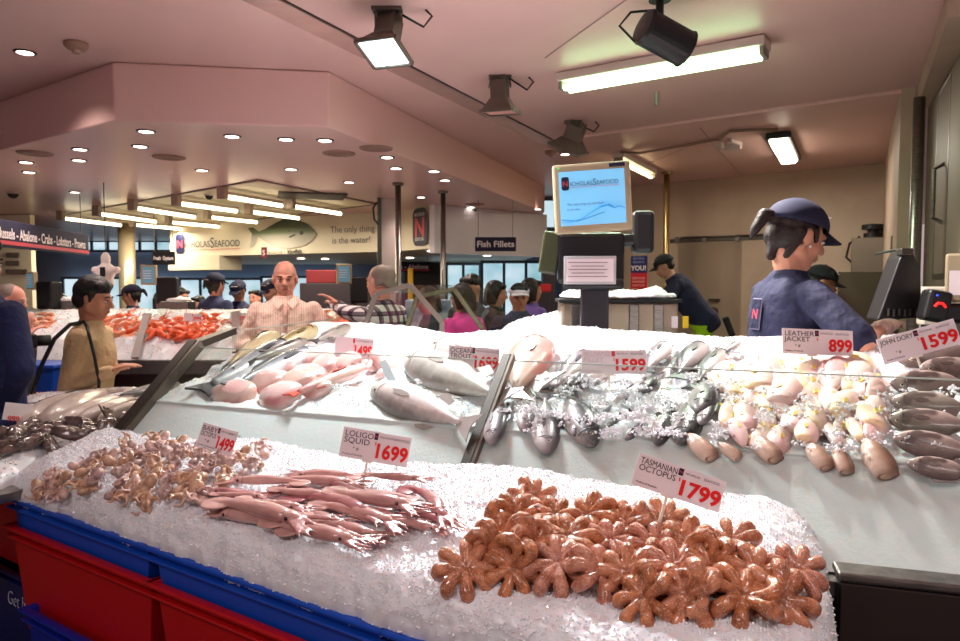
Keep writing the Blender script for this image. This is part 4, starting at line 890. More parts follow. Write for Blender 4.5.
# ---- fish
def fish(name, L, Hh, W, back, side, belly, rough=.25, shape='trout', spot=None, redtail=None, seed=0, head=True, eye=True, fins=True, met=.0, yellow=None, bend=0):
    """body along x (head +x), dorsal side +y, lying on its flank"""
    key = 'skin_'+name
    m = M(key, side, rough+.1, met, coat=.35); nt, b = nodes_of(m)
    if not any(n.type == 'TEX_COORD' for n in nt.nodes):
        N = nt.nodes.new; Lk = nt.links.new; tc = N('ShaderNodeTexCoord'); sx = N('ShaderNodeSeparateXYZ'); Lk(tc.outputs['Object'], sx.inputs[0]); mr = N('ShaderNodeMapRange'); mr.inputs[1].default_value = -Hh*.5; mr.inputs[2].default_value = Hh*.5
        no = N('ShaderNodeTexNoise'); no.inputs['Scale'].default_value = 30; Lk(tc.outputs['Object'], no.inputs['Vector']); ma = N('ShaderNodeMath'); ma.operation = 'MULTIPLY_ADD'; ma.inputs[1].default_value = .3; Lk(no.outputs[0], ma.inputs[0]); ma2 = N('ShaderNodeMath'); ma2.operation = 'SUBTRACT'; Lk(sx.outputs[1], mr.inputs[0]); Lk(mr.outputs[0], ma.inputs[2]); Lk(ma.outputs[0], ma2.inputs[0]); ma2.inputs[1].default_value = .15
        rp = N('ShaderNodeValToRGB'); Lk(ma2.outputs[0], rp.inputs[0]); cr = rp.color_ramp; cr.elements[0].color = lin(belly); cr.elements[0].position = .12; cr.elements[1].color = lin(back); cr.elements[1].position = .85; e = cr.elements.new(.5); e.color = lin(side); outc = rp.outputs[0]
        if spot:
            v = N('ShaderNodeTexNoise'); v.inputs['Scale'].default_value = 14; v.inputs['Detail'].default_value = 1; Lk(tc.outputs['Object'], v.inputs['Vector']); r2 = N('ShaderNodeValToRGB'); r2.color_ramp.elements[0].position = .55; r2.color_ramp.elements[1].position = .66; Lk(v.outputs[0], r2.inputs[0]); mx = N('ShaderNodeMix'); mx.data_type = 'RGBA'; Lk(r2.outputs[0], mx.inputs[0]); Lk(outc, mx.inputs[6]); mx.inputs[7].default_value = lin(spot); outc = mx.outputs[2]
        Lk(outc, b.inputs['Base Color']); vo = N('ShaderNodeTexVoronoi'); vo.inputs['Scale'].default_value = 190; Lk(tc.outputs['Object'], vo.inputs['Vector']); bp = N('ShaderNodeBump'); bp.inputs['Strength'].default_value = .25; bp.inputs['Distance'].default_value = .002; Lk(vo.outputs['Distance'], bp.inputs['Height']); Lk(bp.outputs[0], b.inputs['Normal'])
    prof = {'trout': [(-.5, .10), (-.42, .20), (-.3, .45), (-.12, .82), (.05, 1), (.2, .98), (.32, .84), (.40, .66), (.46, .42), (.5, .12)],
            'deep': [(-.5, .12), (-.42, .2), (-.33, .5), (-.2, .85), (0, 1), (.18, .96), (.32, .76), (.42, .5), (.48, .26), (.5, .08)],
            'long': [(-.5, .2), (-.4, .42), (-.25, .7), (0, .95), (.2, 1), (.35, .85), (.43, .62), (.48, .36), (.5, .1)],
            'cut': [(-.5, .22), (-.44, .34), (-.3, .66), (-.1, .94), (.1, 1), (.28, .96), (.40, .84), (.455, .7), (.475, .5), (.48, .05)]}[shape]
    xs = [p[0] for p in prof]; ys = [p[1] for p in prof]; n = 18; K = 26; vs = []; fs = []
    bodyL = .84 if shape != 'cut' else 1
    for i in range(K):
        t = -.5+i/(K-1); h = np.interp(t, xs, ys); x = (t+.5)*L*bodyL-.5*L+(1-bodyL)*L; wv = W*.5*h**.75; hv = Hh*.5*h; yo = bend*(t*t)*L
        for k in range(n):
            a = 2*PI*k/n; c, s_ = math.cos(a), math.sin(a); vs.append((x, yo+hv*c*abs(c)**.1, wv*s_*abs(s_)**.05))
    for i in range(K-1):
        for k in range(n): a = i*n+k; b2 = i*n+(k+1) % n; fs.append((a, b2, b2+n, a+n))
    fs += [tuple(range(n-1, -1, -1)), tuple((K-1)*n+k for k in range(n))]
    mb = MB(); mb.add(vs, fs); o = mb.build(name, [m], smooth=True)
    fm_ = M('fin_'+name, redtail or back, .35, coat=.3)
    if shape != 'cut':
        xt = -.5*L+(1-bodyL)*L; y0 = bend*.25*L; r0 = Hh*.10
        ov = [(xt+.02*L, y0+r0), (xt-.05*L, y0+Hh*.26), (xt-.12*L, y0+Hh*.40), (xt-.095*L, y0+Hh*.16), (xt-.085*L, y0), (xt-.095*L, y0-Hh*.16), (xt-.12*L, y0-Hh*.40), (xt-.05*L, y0-Hh*.26), (xt+.02*L, y0-r0)]
        q = len(ov); MB().add([(a, b3, .002) for a, b3 in ov]+[(a, b3, -.002) for a, b3 in ov], [tuple(range(q)), tuple(range(2*q-1, q-1, -1))]+[(i, (i+1) % q, q+(i+1) % q, q+i) for i in range(q)]).build('tail', fm_, o)
    if fins:
        def fin(nm, pts, z=0, th=.0015, mm=fm_):
            q = len(pts); MB().add([(a*L, b4*Hh, z+th) for a, b4 in pts]+[(a*L, b4*Hh, z-th) for a, b4 in pts], [tuple(range(q)), tuple(range(2*q-1, q-1, -1))]+[(i, (i+1) % q, q+(i+1) % q, q+i) for i in range(q)]).build(nm, mm, o)
        ym = M('fin_yellow', (232, 200, 110), .5) if yellow else fm_
        fin('dorsal_fin', [(.22, .42), (.14, .62), (.02, .58), (-.12, .50), (-.18, .34), (0, .40)], mm=fm_); fin('anal_fin', [(-.06, -.42), (-.12, -.60), (-.2, -.46), (-.18, -.30)], mm=ym)
        q = [(.24, -.1), (.2, .0), (.12, .0), (.07, -.06), (.09, -.12), (.16, -.15)]; fin('pectoral_fin', q, z=W*.47, th=.004, mm=ym)
    if head and shape != 'cut':
        ex = .40*L; ez = W*.5*np.interp(.381, xs, ys)**.75
        MB().ell((ex, Hh*.08, ez*.80), (Hh*.06, Hh*.06, ez*.22)).build('eye', M('fish_eye_ring', (196, 188, 160), .15, coat=1), o, smooth=True); MB().ell((ex, Hh*.08, ez*.94), (Hh*.034, Hh*.034, ez*.12)).build('pupil', M('eye_dark'), o, smooth=True)
        g = [(.315*L+.02*L*math.cos(t), Hh*.30*math.sin(t), W*.5*(1-.55*abs(math.sin(t))**2)) for t in np.linspace(-1.2, 1.2, 9)]
        MB().tube([(a+.02*L, b5, c5*.985) for a, b5, c5 in g], .0016, 6).build('gill', M('gill_'+name, tuple(int(c*.75) for c in side), .4), o)
        MB().tube([(.497*L, -.02*Hh, W*.08), (.46*L, -.10*Hh, W*.2), (.44*L, -.12*Hh, W*.25)], .0010, 6).build('mouth', M('mouth_dark', (60, 40, 42), .4), o)
    if shape == 'cut':
        MB().lathe([(.001, -.004), (W*.16, -.002), (W*.24, .001), (W*.25, -.006)], 16, (L*.472, 0, 0), Matrix.Rotation(PI/2, 3, 'Y')@Matrix.Diagonal((1, 1.9, 1))).build('cut_end', M('cut_brown', (128, 84, 72), .35, coat=.4, col2=(168, 120, 104), scale=40) if name.startswith('brown') else M('cut_pink', (226, 176, 168), .35, coat=.4), o, smooth=True)
    return o
trout = fish('ocean_trout', .56, .135, .085, (128, 120, 116), (216, 202, 196), (236, 222, 216), shape='trout', seed=1, redtail=(176, 166, 160))
big = [trout]
lay(big, 0, (482, 436), (384, 398), bvU, .56, 'big silver ocean trout nearest the glass, left of the dark post', 'fish', 'ocean trout', lift=.05, grow=1.1, face=.6)
lay(big, 0, (506, 408), (424, 372), bvU, .56, 'pale silver ocean trout in the middle of the three by the post', 'fish', 'ocean trout', lift=.05, grow=1.3, face=.5)
lay(big, 0, (560, 400), (440, 352), bvU, .56, 'ocean trout farthest back, partly behind its price card', 'fish', 'ocean trout', lift=.04, grow=1.0, face=.6)
snap = [fish('red_snapper', .42, .125, .07, (150, 140, 120), (222, 196, 182), (232, 150, 140), shape='trout', spot=(220, 156, 146))]
_ = lay(snap, 0, (512, 408), (538, 350), bvU, .42, 'pale red speckled fish standing alone right of the dark post', 'fish', 'snapper', lift=.035, grow=1.15)
darks = [fish('dark_kingfish', .34, .105, .065, (36, 38, 44), (92, 88, 94), (184, 172, 170), shape='trout', rough=.2), fish('slate_fish', .32, .11, .065, (30, 36, 36), (70, 72, 74), (178, 164, 160), shape='deep', rough=.2), fish('ash_fish', .34, .10, .06, (66, 64, 70), (140, 130, 134), (210, 198, 194), shape='trout', rough=.25)]
DF = [((546, 402), (592, 352), 2, .9), ((562, 408), (612, 362), 0, .9), ((505, 398), (497, 448), 2, 1.2), ((535, 396), (522, 432), 2, 1.2), ((545, 400), (546, 454), 2, 1.25), ((566, 398), (596, 452), 1, 1.2), ((600, 420), (650, 384), 2, .95), ((600, 368), (560, 404), 1, .9), ((645, 384), (668, 350), 2, 1), ((640, 408), (596, 440), 0, .7), ((690, 402), (728, 352), 1, .9), ((672, 392), (704, 350), 0, .95), ((700, 396), (682, 446), 1, 1.25), ((712, 380), (700, 420), 0, 1.1), ((672, 408), (650, 458), 1, .9), ((652, 416), (622, 448), 2, .8), ((716, 398), (704, 432), 2, 1.0), ((588, 412), (574, 446), 0, .95), ((660, 374), (640, 398), 0, .9), ((620, 362), (580, 380), 2, .8), ((726, 362), (742, 350), 0, 1.0)]
WH = ['leaning on the near ice lip', 'with its head uphill', 'with its snout hanging over the ice lip']
for n, (a, b, k, g) in enumerate(DF):
    o = lay(darks, k, a, b, bvU, .34, ['glossy dark grey whole fish', 'slate black whole fish', 'ash grey silvery whole fish'][k]+' in the jumbled middle of the ice behind the glass', 'fish', ['dark grey fish behind the glass', 'slate fish behind the glass', 'ash grey fish behind the glass'][k], lift=.016+.008*(n % 3), roll=rnd.uniform(-.4, .4), grow=g*.95, squash=.86)
    o.name = 'whole_fish'
# long slim fish at the left end
slim = [fish('slim_mackerel', .46, .06, .045, (44, 48, 56), (120, 120, 128), (196, 192, 194), shape='long', rough=.15), fish('olive_flathead', .42, .06, .05, (104, 84, 44), (146, 122, 70), (196, 178, 140), shape='long', rough=.3), fish('dark_eel', .40, .045, .04, (44, 40, 40), (86, 78, 74), (140, 128, 120), shape='long')]
SL = [((192, 402), (290, 348), 0, 'long silvery mackerel lying furthest left along the ice lip'), ((206, 392), (262, 346), 0, 'long silvery mackerel second from the left end glass'), ((222, 384), (280, 340), 1, 'olive brown long fish by the left end glass'), ((254, 366), (316, 334), 1, 'olive yellow long fish at the back left of the ice'), ((306, 350), (350, 331), 2, 'dark thin eel like fish at the back left, left of the faint card'), ((236, 374), (308, 346), 2, 'dark slim fish across the back left of the ice'), ((198, 386), (238, 350), 2, 'dark slim fish nearest the left end glass'), ((222, 398), (312, 356), 0, 'long silvery mackerel above the pink headless fish')]
for n, (a, b, k, lb) in enumerate(SL):
    o = lay(slim, k, a, b, bvU, .44, lb, 'fish', 'long fish at the left end of the case', lift=.032+.008*(n % 2), grow=.98, squash=1.15, face=.4)
    if o: o.name = 'long_fish'
# pink headless fish
pk = [fish('headless_redfish', .16, .105, .055, (222, 176, 172), (232, 190, 184), (240, 212, 206), shape='cut', met=.05, fins=False, rough=.25, spot=(214, 150, 148)), fish('headless_pinkfish', .16, .095, .05, (206, 150, 150), (226, 178, 174), (240, 214, 208), shape='cut', met=.05, fins=False, spot=(206, 132, 132))]
PKL = [((212, 392), (258, 402)), ((248, 380), (282, 392)), ((262, 396), (300, 402)), ((300, 372), (312, 392)), ((312, 386), (326, 398)), ((322, 362), (326, 382)), ((305, 358), (328, 362)), ((276, 368), (298, 372)), ((340, 360), (360, 370)), ((362, 372), (384, 364)), ((382, 374), (398, 356)), ((378, 352), (392, 346)), ((398, 357), (412, 345)), ((420, 360), (444, 350)), ((264, 378), (288, 386)), ((346, 372), (362, 362)), ((288, 380), (306, 396)), ((372, 380), (390, 372))]
for n, (a, b) in enumerate(PKL):
    o = lay(pk, n % 2, a, b, bvU, .16, 'pink headless oval fish lying on the left part of the upper ice', 'fish', 'pink headless fish on the upper ice', lift=.018, roll=rnd.uniform(-.25, .25), grow=.82, face=.55, squash=1.1)
    if o: o.name = 'headless_fish'
rt = [fish('red_tailed_fish', .34, .07, .05, (176, 104, 100), (198, 136, 132), (226, 180, 172), shape='long', redtail=(190, 70, 52), met=.1)]
lay(rt, 0, (292, 408), (362, 380), bvU, .34, 'slender pink fish with a red tail hanging over the ice lip', 'fish', 'red tailed fish', lift=.05, grow=1.15)
# leatherjackets
lj = [fish('leatherjacket', .20, .085, .05, (216, 176, 168), (234, 200, 190), (242, 220, 210), shape='cut', met=0, spot=(236, 204, 160), rough=.35, yellow=True), fish('pale_leatherjacket', .20, .09, .05, (210, 166, 162), (230, 194, 188), (240, 218, 212), shape='cut', met=0, rough=.35, yellow=True)]
ljf = [(u, v) for v in (378, 387, 397, 409, 423, 438) for u in range(728, 880, 22)]
for n, (u, v) in enumerate(ljf):
    u += rnd.uniform(-9, 9)+(12 if (n//7) % 2 else 0); v += rnd.uniform(-4, 4); a = rnd.choice((rnd.uniform(-1.9, -1.2), rnd.uniform(1.0, 2.1))); l = 17
    o = lay(lj, n % 2, (u-l*math.cos(a), v-l*math.sin(a)*.8), (u+l*math.cos(a), v+l*math.sin(a)*.8), bvU, .21, 'pale pink skinned leatherjacket with touches of yellow, in the heap right of the dark fish', 'fish', 'leatherjackets on the upper ice', lift=.008+.010*(n % 3), roll=rnd.uniform(-.5, .5), grow=1.1, face=.3)
    if o: o.name = 'leatherjacket'
bl = [fish('brown_cut_fish', .15, .085, .07, (116, 84, 66), (170, 134, 112), (216, 186, 168), shape='cut', met=.05, fins=False, rough=.25)]
for n, (a, b, w_) in enumerate([((686, 440), (712, 464), 0), ((716, 448), (738, 464), 0), ((752, 442), (776, 466), 0), ((806, 448), (826, 474), 0), ((834, 452), (846, 478), 0), ((864, 444), (888, 482), 0)]):
    o = lay(bl, 0, a, b, bvU, .15, ['leftmost', 'second from left', 'third from left', 'fourth from left', 'fifth from left', 'rightmost'][n]+' of the brown fish ends along the right ice lip', 'fish', 'brown fish ends along the ice lip', lift=.02, grow=1.0)
    if o: o.name = 'fish_end'
jd = [fish('john_dory', .36, .13, .05, (104, 88, 84), (138, 120, 112), (182, 162, 152), shape='deep', met=0, spot=(96, 80, 76), rough=.2)]
for n, (a, b, lb) in enumerate([((980, 352), (894, 368), 'grey john dory in the back row, just under its tilted card'), ((985, 392), (886, 388), 'grey john dory second from the back at the right edge'), ((985, 414), (890, 406), 'wet grey john dory in the middle of the right edge stack'), ((990, 434), (888, 424), 'grey john dory fourth from the back at the right edge'), ((990, 462), (892, 442), 'reddish grey john dory close to the glass at the right edge'), ((985, 482), (905, 468), 'grey john dory nearest the glass at the right edge'), ((990, 372), (915, 376), 'grey john dory with only its back showing behind the others')]):
    o = lay(jd, 0, a, b, bvU, .36, lb, 'fish', 'john dory at the right edge', lift=.035, roll=rnd.uniform(-.12, .12), grow=1.0, face=.75)
    if o: o.name = 'john_dory'
# ---- left table
pf_m = [fish('silver_tube_fish', .42, .06, .05, (150, 132, 124), (202, 186, 178), (224, 210, 204), shape='long', met=0, fins=False, head=False)]
for n, (a, b) in enumerate([((72, 392), (14, 426)), ((96, 388), (34, 428)), ((112, 394), (46, 432)), ((126, 400), (62, 432)), ((142, 402), (80, 430)), ((156, 404), (98, 428)), ((84, 398), (24, 432)), ((60, 398), (0, 424))]):
    o = lay(pf_m, 0, a, b, bvT, .42, 'long pale grey fish laid in the fan on the left table', 'fish', 'pale fish fanned on the left table', lift=.03, grow=1.0, squash=1.2)
    if o: o.name = 'pale_fish'
dk = [fish('charcoal_fish', .44, .065, .055, (38, 36, 38), (68, 64, 66), (132, 122, 120), shape='long', met=0)]
for n, (a, b, lb) in enumerate([((30, 410), (90, 398), 'charcoal long fish at the left of the back row on the left table'), ((80, 400), (150, 386), 'charcoal long fish in the middle of the back row on the left table'), ((110, 404), (178, 390), 'charcoal long fish lying in front of the back row'), ((130, 392), (205, 382), 'charcoal long fish nearest the case post on the left table')]):
    o = lay(dk, 0, a, b, bvT, .44, lb, 'fish', 'charcoal fish on the left table', lift=.03, grow=1.05, squash=1.1)
    if o: o.name = 'charcoal_fish'
cut_m = M('cuttlefish_dark', (74, 60, 58), .2, col2=(128, 106, 100), scale=26, coat=.8, lo=.35, hi=.75)
def cuttle(i):
    r2 = random.Random(400+i); mb = MB(); mb.ell((0, 0, .02), (.06, .034, .02)); mb.ell((.062, 0, .018), (.022, .02, .015))
    for k in range(6): y = (k-2.5)*.009; mb.tube([(.07, y*.6, .016), (.09, y+r2.uniform(-.01, .01), .013), (.115, y*1.5+r2.uniform(-.02, .02), .008)], [.007, .006, .003], 6)
    for k in range(5): mb.ell((r2.uniform(-.05, .05), r2.uniform(-.025, .025), .032), (.018, .012, .008))
    return bake(mb, 'cuttlefish', cut_m, voxel=.004, smooth=2)
cts = [cuttle(i) for i in range(3)]
pile(cts, [(-10, 448), (-5, 428), (40, 424), (90, 424), (128, 418), (150, 420), (148, 432), (110, 440), (66, 450), (20, 448)], 25, 9, bvT, .02, 'cuttlefish', lambda u, v, n, N: 'dark wet mottled cuttlefish in the row on the left table', 'dark cuttlefish on the left table', tilt=.2, ramp=12, back=0, smin=.9, smax=1.3)
for n, (a, b) in enumerate([((150, 388), (190, 376)), ((170, 392), (210, 380)), ((185, 384), (232, 372))]):
    o = lay(pk, 0, a, b, bvT, .16, 'whitish fish lying in the ice at the far end of the left table', 'fish', 'whitish fish on the left table', lift=.01, grow=1.1)
    if o: o.name = 'whitish_fish'
# ---- prawns on the far counter
pr_m = [M('prawn_orange', (240, 108, 48), .3, col2=(232, 78, 34), scale=30, coat=.5), M('prawn_pale', (240, 160, 116), .3, col2=(224, 128, 96), scale=30, coat=.5), M('prawn_raw', (206, 150, 120), .3, col2=(176, 124, 104), scale=30, coat=.5)]
def prawn(i):
    mb = MB(); P = []; 
    for j in range(8): t = -1.2+j*.36; P.append((.042*math.sin(t), .042*math.cos(t)-.02, .012))
    mb.tube(P, [.005, .012, .015, .0155, .015, .013, .009, .004], 8)
    for k in range(3): mb.ell(tuple(Vector(P[0])+Vector((-.01, (k-1)*.009, 0))), (.012, .005, .003), n=8, m=5)
    h = Vector(P[-1]); mb.tube([h, h+Vector((.02, -.012, .01)), h+Vector((.05, -.02, .02))], [.002, .0014, .0008], 5); mb.tube([h, h+Vector((.015, -.03, .004)), h+Vector((.0, -.06, .008))], [.002, .0014, .0008], 5)
    for k in range(4): q = Vector(P[3+k % 4]); mb.tube([q, q+Vector((.0, -.02, -.004)), q+Vector((.004, -.03, -.010))], [.003, .002, .001], 5)
    return mb.build('prawn', pr_m[i], smooth=True)
prs = [prawn(0), prawn(1), prawn(2)]
pile([prs[0]], [(150, 337), (140, 328), (160, 319), (216, 317), (220, 330), (210, 340), (170, 338)], 6.8, 3.4, bvF, .03, 'prawn', lambda u, v, n, N: 'bright orange cooked prawn in the main heap on the far counter', 'bright orange prawns', ramp=7, tilt=.5, back=.3, smin=1.2, smax=1.7)
pile([prs[1], prs[0]], [(92, 326), (96, 316), (138, 316), (144, 332), (120, 338), (96, 336)], 8.5, 4.4, bvF, .02, 'prawn', lambda u, v, n, N: 'orange pink prawn in the heap beside the beige shirt, left of the divider', 'mixed orange prawns left of the divider', ramp=7, tilt=.5, smin=1.2, smax=1.6)
pile([prs[1]], [(26, 330), (28, 318), (50, 316), (52, 330)], 8.5, 4.4, bvF, .02, 'prawn', lambda u, v, n, N: 'pale orange prawn in the small heap at the left of the beige shirt', 'pale prawns at the left', ramp=7, smin=1.2, smax=1.5)
pile([prs[1], prs[2]], [(222, 326), (224, 318), (262, 318), (262, 328)], 8.5, 4.6, bvF, .01, 'prawn', lambda u, v, n, N: 'pale prawn scattered right of the bright orange heap', 'pale prawns right of the orange heap', ramp=7, smin=1.1, smax=1.4)
pile([prs[0], prs[1]], [(318, 330), (322, 313), (366, 313), (366, 330)], 8.5, 4.6, bvF, .02, 'prawn', lambda u, v, n, N: 'orange prawn in the heap between the bald man and the plaid shirt', 'orange prawns before the plaid shirt', ramp=7, smin=1.2, smax=1.5)
pile([prs[2]], [(94, 338), (98, 330), (118, 334), (116, 341)], 8.5, 4.6, bvF, .01, 'prawn', lambda u, v, n, N: 'greyish raw prawn below the orange pink heap', 'raw prawns on the far counter', ramp=7, smin=1.2, smax=1.5)

def drop(o):
    for c in list(o.children): drop(c)
    bpy.data.objects.remove(o)
for o in [x for x in list(bpy.data.objects) if x.parent is None and x.type == 'MESH' and 'label' not in x and 'kind' not in x]: drop(o)

# ---- loose crushed ice thrown over the fish
def scatter_ice(name, poly, count, label, rr=(.014, .032), lift=(.010, .040)):
    rg = np.random.default_rng(77); xs = [p[0] for p in poly]; ys = [p[1] for p in poly]; k = 0; P_ = []; N_ = []
    while k < count:
        u, v = rg.uniform(min(xs), max(xs)), rg.uniform(min(ys), max(ys))
        if not inpoly(u, v, poly): continue
        k += 1; l, n = hit(bvU, u, v)
        if l is None: continue
        r_ = rg.uniform(*rr); m_ = int(45*(r_/.02)**1.5); g_ = rg.normal(size=(m_, 2))*r_*.75; h_ = np.maximum(0, 1-(g_**2).sum(1)/(r_*r_*2.5))*r_*.55*rg.random(m_)
        P_.append(np.stack([l.x+g_[:, 0], l.y+g_[:, 1], l.z+rg.uniform(*lift)+h_], -1)); N_.append(np.tile([0, 0, 1.], (m_, 1)))
    P_ = np.concatenate(P_); N_ = np.concatenate(N_); n = len(P_); cv, cf = chunks(P_, N_, n, .0052, rng=rg)
    me = bpy.data.meshes.new(name); me.from_pydata(cv.tolist(), [], cf.tolist()); me.materials.append(ice_shard); me.update()
    o = bpy.data.objects.new(name, me); COL.objects.link(o); tag(o, label, 'ice', None, 'stuff')
scatter_ice('loose_ice', [(500, 400), (540, 372), (600, 352), (740, 356), (728, 400), (690, 440), (640, 448), (560, 446), (500, 430)], 95, 'loose crushed ice lying over the dark grey fish')
scatter_ice('loose_ice', [(722, 380), (760, 362), (880, 366), (890, 420), (880, 456), (800, 462), (716, 446)], 75, 'loose crushed ice lying over the leatherjackets')
scatter_ice('loose_ice', [(250, 392), (300, 350), (420, 340), (520, 360), (500, 400), (400, 390), (330, 398)], 45, 'loose crushed ice around the pink headless fish and trout', rr=(.01, .026), lift=(.0, .022))
scatter_ice('loose_ice', [(880, 375), (960, 370), (960, 470), (890, 470)], 16, 'loose crushed ice among the john dory', rr=(.01, .02))
# ================================================================ people
skin_l = M('skin_fair', (222, 158, 140), .5, sss=.2, col2=(206, 138, 120), scale=14); skin_t = M('skin_tan', (198, 142, 112), .5, sss=.15, col2=(178, 122, 94), scale=14); skin_w = M('skin_warm', (206, 150, 124), .5, sss=.2, col2=(192, 134, 110), scale=14)
hair_b = M('hair_black', (18, 14, 14), .5, bump=.5, bscale=60); hair_br = M('hair_brown', (34, 20, 17), .55, bump=.6, bscale=50); hair_g = M('hair_grey', (138, 120, 112), .6, bump=.5, bscale=90)
dark_trousers = M('trousers_dark', (36, 32, 38), .8)
def person(name_px, Y, top_v, yaw, label, shirt, trousers=None, skin=skin_l, hair='short', hm=hair_b, lean=0, floor=0, hp=0, hy=0, hands=None, vox=.011, sleeve='long', build=1.0, cap=None, visor=None, elbow_out=.6, hh=None, leg_show=True, beard=False, eyes=True, collar=None, roll=0, pole_v=None):
    u, v = name_px; top = px(u, top_v, Y=Y).z; hx = px(u, v, Y=Y).x
    Ht = (top-floor)/(.52+.48*math.cos(lean)) if lean else top-floor
    k = (hh or Ht*.132)/.232
    hipz = .52*Ht; up = Vector((0, math.sin(lean), math.cos(lean))); hip = Vector((0, 0, hipz)); nb = hip+up*.325*Ht; sc = hip+up*.268*Ht
    hl = lean*.5+hp; hc = nb+Vector((0, math.sin(lean*.7)+.10, math.cos(lean*.7)))*(.118*k/1.0) 
    Rz = Matrix.Rotation(yaw, 3, 'Z'); off = Rz@Vector((hc.x, hc.y, 0)); loc = Vector((hx, Y, floor))-Vector((off.x, off.y, 0))
    e = empty('person', loc, yaw, label, 'person'); inv = lambda w_: Rz.inverted()@(Vector(w_)-loc)
    Rh = Matrix.Rotation(hy, 3, 'Z')@Matrix.Rotation(-hl, 3, 'X')@Matrix.Rotation(roll, 3, 'Y')
    def hpnt(x, y, z): return hc+Rh@(Vector((x, y, z))*k)
    B = MB(); g = Ht/1.72; w_ = build
    def he(mb, c, r): mb.ell(hpnt(*c), tuple(q*k for q in r), Rh, 18, 12)
    def hcap(mb, a, b, r0, r1): mb.cap(hpnt(*a), hpnt(*b), r0*k, r1*k)
    he(B, (0, -.014, .032), (.074, .094, .082)); he(B, (0, .020, -.028), (.060, .066, .084)); he(B, (0, .050, -.090), (.030, .026, .022)); he(B, (.033, .050, -.032), (.026, .026, .030)); he(B, (-.033, .050, -.032), (.026, .026, .030))
    hcap(B, (-.034, .077, .016), (.034, .077, .016), .011, .011); hcap(B, (0, .086, .008), (0, .103, -.028), .008, .013); he(B, (.012, .094, -.031), (.009, .009, .008)); he(B, (-.012, .094, -.031), (.009, .009, .008))
    hcap(B, (-.018, .080, -.056), (.018, .080, -.056), .008, .008); hcap(B, (-.015, .079, -.066), (.015, .079, -.066), .008, .008)
    for s in (-1, 1): he(B, (s*.077, -.004, -.010), (.010, .019, .031)); hcap(B, (s*.05, -.01, -.05), (s*.03, .04, -.085), .022, .018)
    B.cap(hpnt(0, -.022, -.06), nb-up*.02, .054*k, .058*g)
    # torso and legs
    X = Vector((1, 0, 0)); Fv = X.cross(up)*-1; Rt = Matrix((X, Fv if Fv.y > 0 else -Fv, up)).transposed()
    def torso(mb, d, low=True):
        st = [(-.13, .120, .085, 0), (-.10, .150, .104, -.004), (0, .166, .116, -.008), (.09, .152, .108, .0), (.19, .154, .110, .004), (.30, .170, .120, .006), (.38, .176, .116, .0), (.44, .172, .102, -.006), (.475, .150, .086, -.010), (.502, .115, .070, -.012), (.525, .080, .060, -.008), (.55, .060, .054, .0)]
        sc_ = (.325*Ht)/.55; n = 22; vs = []; fs = []
        for h_, a_, b_, yo in st:
            c_ = hip+up*h_*sc_+Rt@Vector((0, yo*g, 0))
            for q in range(n): t = 2*PI*q/n; ct, s_t = math.cos(t), math.sin(t); vs.append(c_+Rt@Vector(((a_+d)*g*w_*math.copysign(abs(ct)**.85, ct), (b_+d)*g*w_*math.copysign(abs(s_t)**.9, s_t), 0)))
        for q in range(len(st)-1):
            for t in range(n): a_ = q*n+t; b_ = q*n+(t+1) % n; fs.append((a_, b_, b_+n, a_+n))
        fs += [tuple(range(n-1, -1, -1)), tuple((len(st)-1)*n+t for t in range(n))]; mb.add(vs, fs)
    torso(B, -.012)
    feet = []
    for s in (-1, 1):
        a = hip+X*s*.085*g; kn = Vector((s*.095*g, .02, .27*Ht)); an = Vector((s*.10*g, -.01, .05*Ht)); B.cap(a, kn, .075*g, .052*g); B.cap(kn, an, .052*g, .036*g); feet.append((a, kn, an)); B.cap(an, an+Vector((0, .10*g, -.045*Ht+.022)), .034*g, .026*g)
    arms = []
    for s, key in ((-1, 'L'), (1, 'R')):
        S = sc+X*s*.168*g*w_; tgt = inv(hands[key]) if hands and key in hands else S+Vector((s*.06, .04, -.50*g))
        up_l, fo_l = .285*g, .255*g; d = tgt-S; D = min(d.length, (up_l+fo_l)*.995); tgt = S+d.normalized()*D
        aa = (up_l**2-fo_l**2+D*D)/(2*D); hgt = math.sqrt(max(0, up_l**2-aa*aa)); pole_ = Vector(pole_v) if pole_v else Vector((s*elbow_out, -.5, -.8)); dn = (tgt-S).normalized(); pv = (pole_-dn*pole_.dot(dn)).normalized(); El = S+dn*aa+pv*hgt
        B.cap(S, El, .048*g, .040*g); B.cap(El, tgt, .039*g, .026*g); arms.append((S, El, tgt, s))
        # hand: palm, four fingers, thumb
        fd = (tgt-El).normalized(); sd_ = fd.cross(Vector((0, 0, 1))).normalized() if abs(fd.z) < .9 else Vector((0, 1, 0)); pn = sd_.cross(fd).normalized()
        Rp = Matrix((sd_, fd, pn)).transposed(); pc = tgt+fd*.045*g; B.ell(pc, (.040*g, .052*g, .017*g), Rp, 14, 10)
        for q in range(4):
            b0 = pc+fd*.038*g+sd_*((q-1.5)*.0195*g); ln = [.040, .048, .045, .034][q]*g; m1 = b0+fd*ln*.9-pn*.010*g; m2 = m1+fd*ln*.6-pn*ln*.5; B.cap(b0, m1, .0088*g, .0082*g); B.cap(m1, m2, .0082*g, .0068*g)
        t0 = pc-fd*.02*g+sd_*s*-.032*g; t1 = t0+(fd*.5-sd_*s*.8-pn*.3)*.036*g; t2 = t1+(fd*.9-sd_*s*.25-pn*.3)*.030*g; B.cap(t0, t1, .012*g, .010*g); B.cap(t1, t2, .010*g, .008*g)
    bake(B, 'body', skin, e, voxel=vox, smooth=2)
    # clothes
    Sx = MB(); torso(Sx, .008)
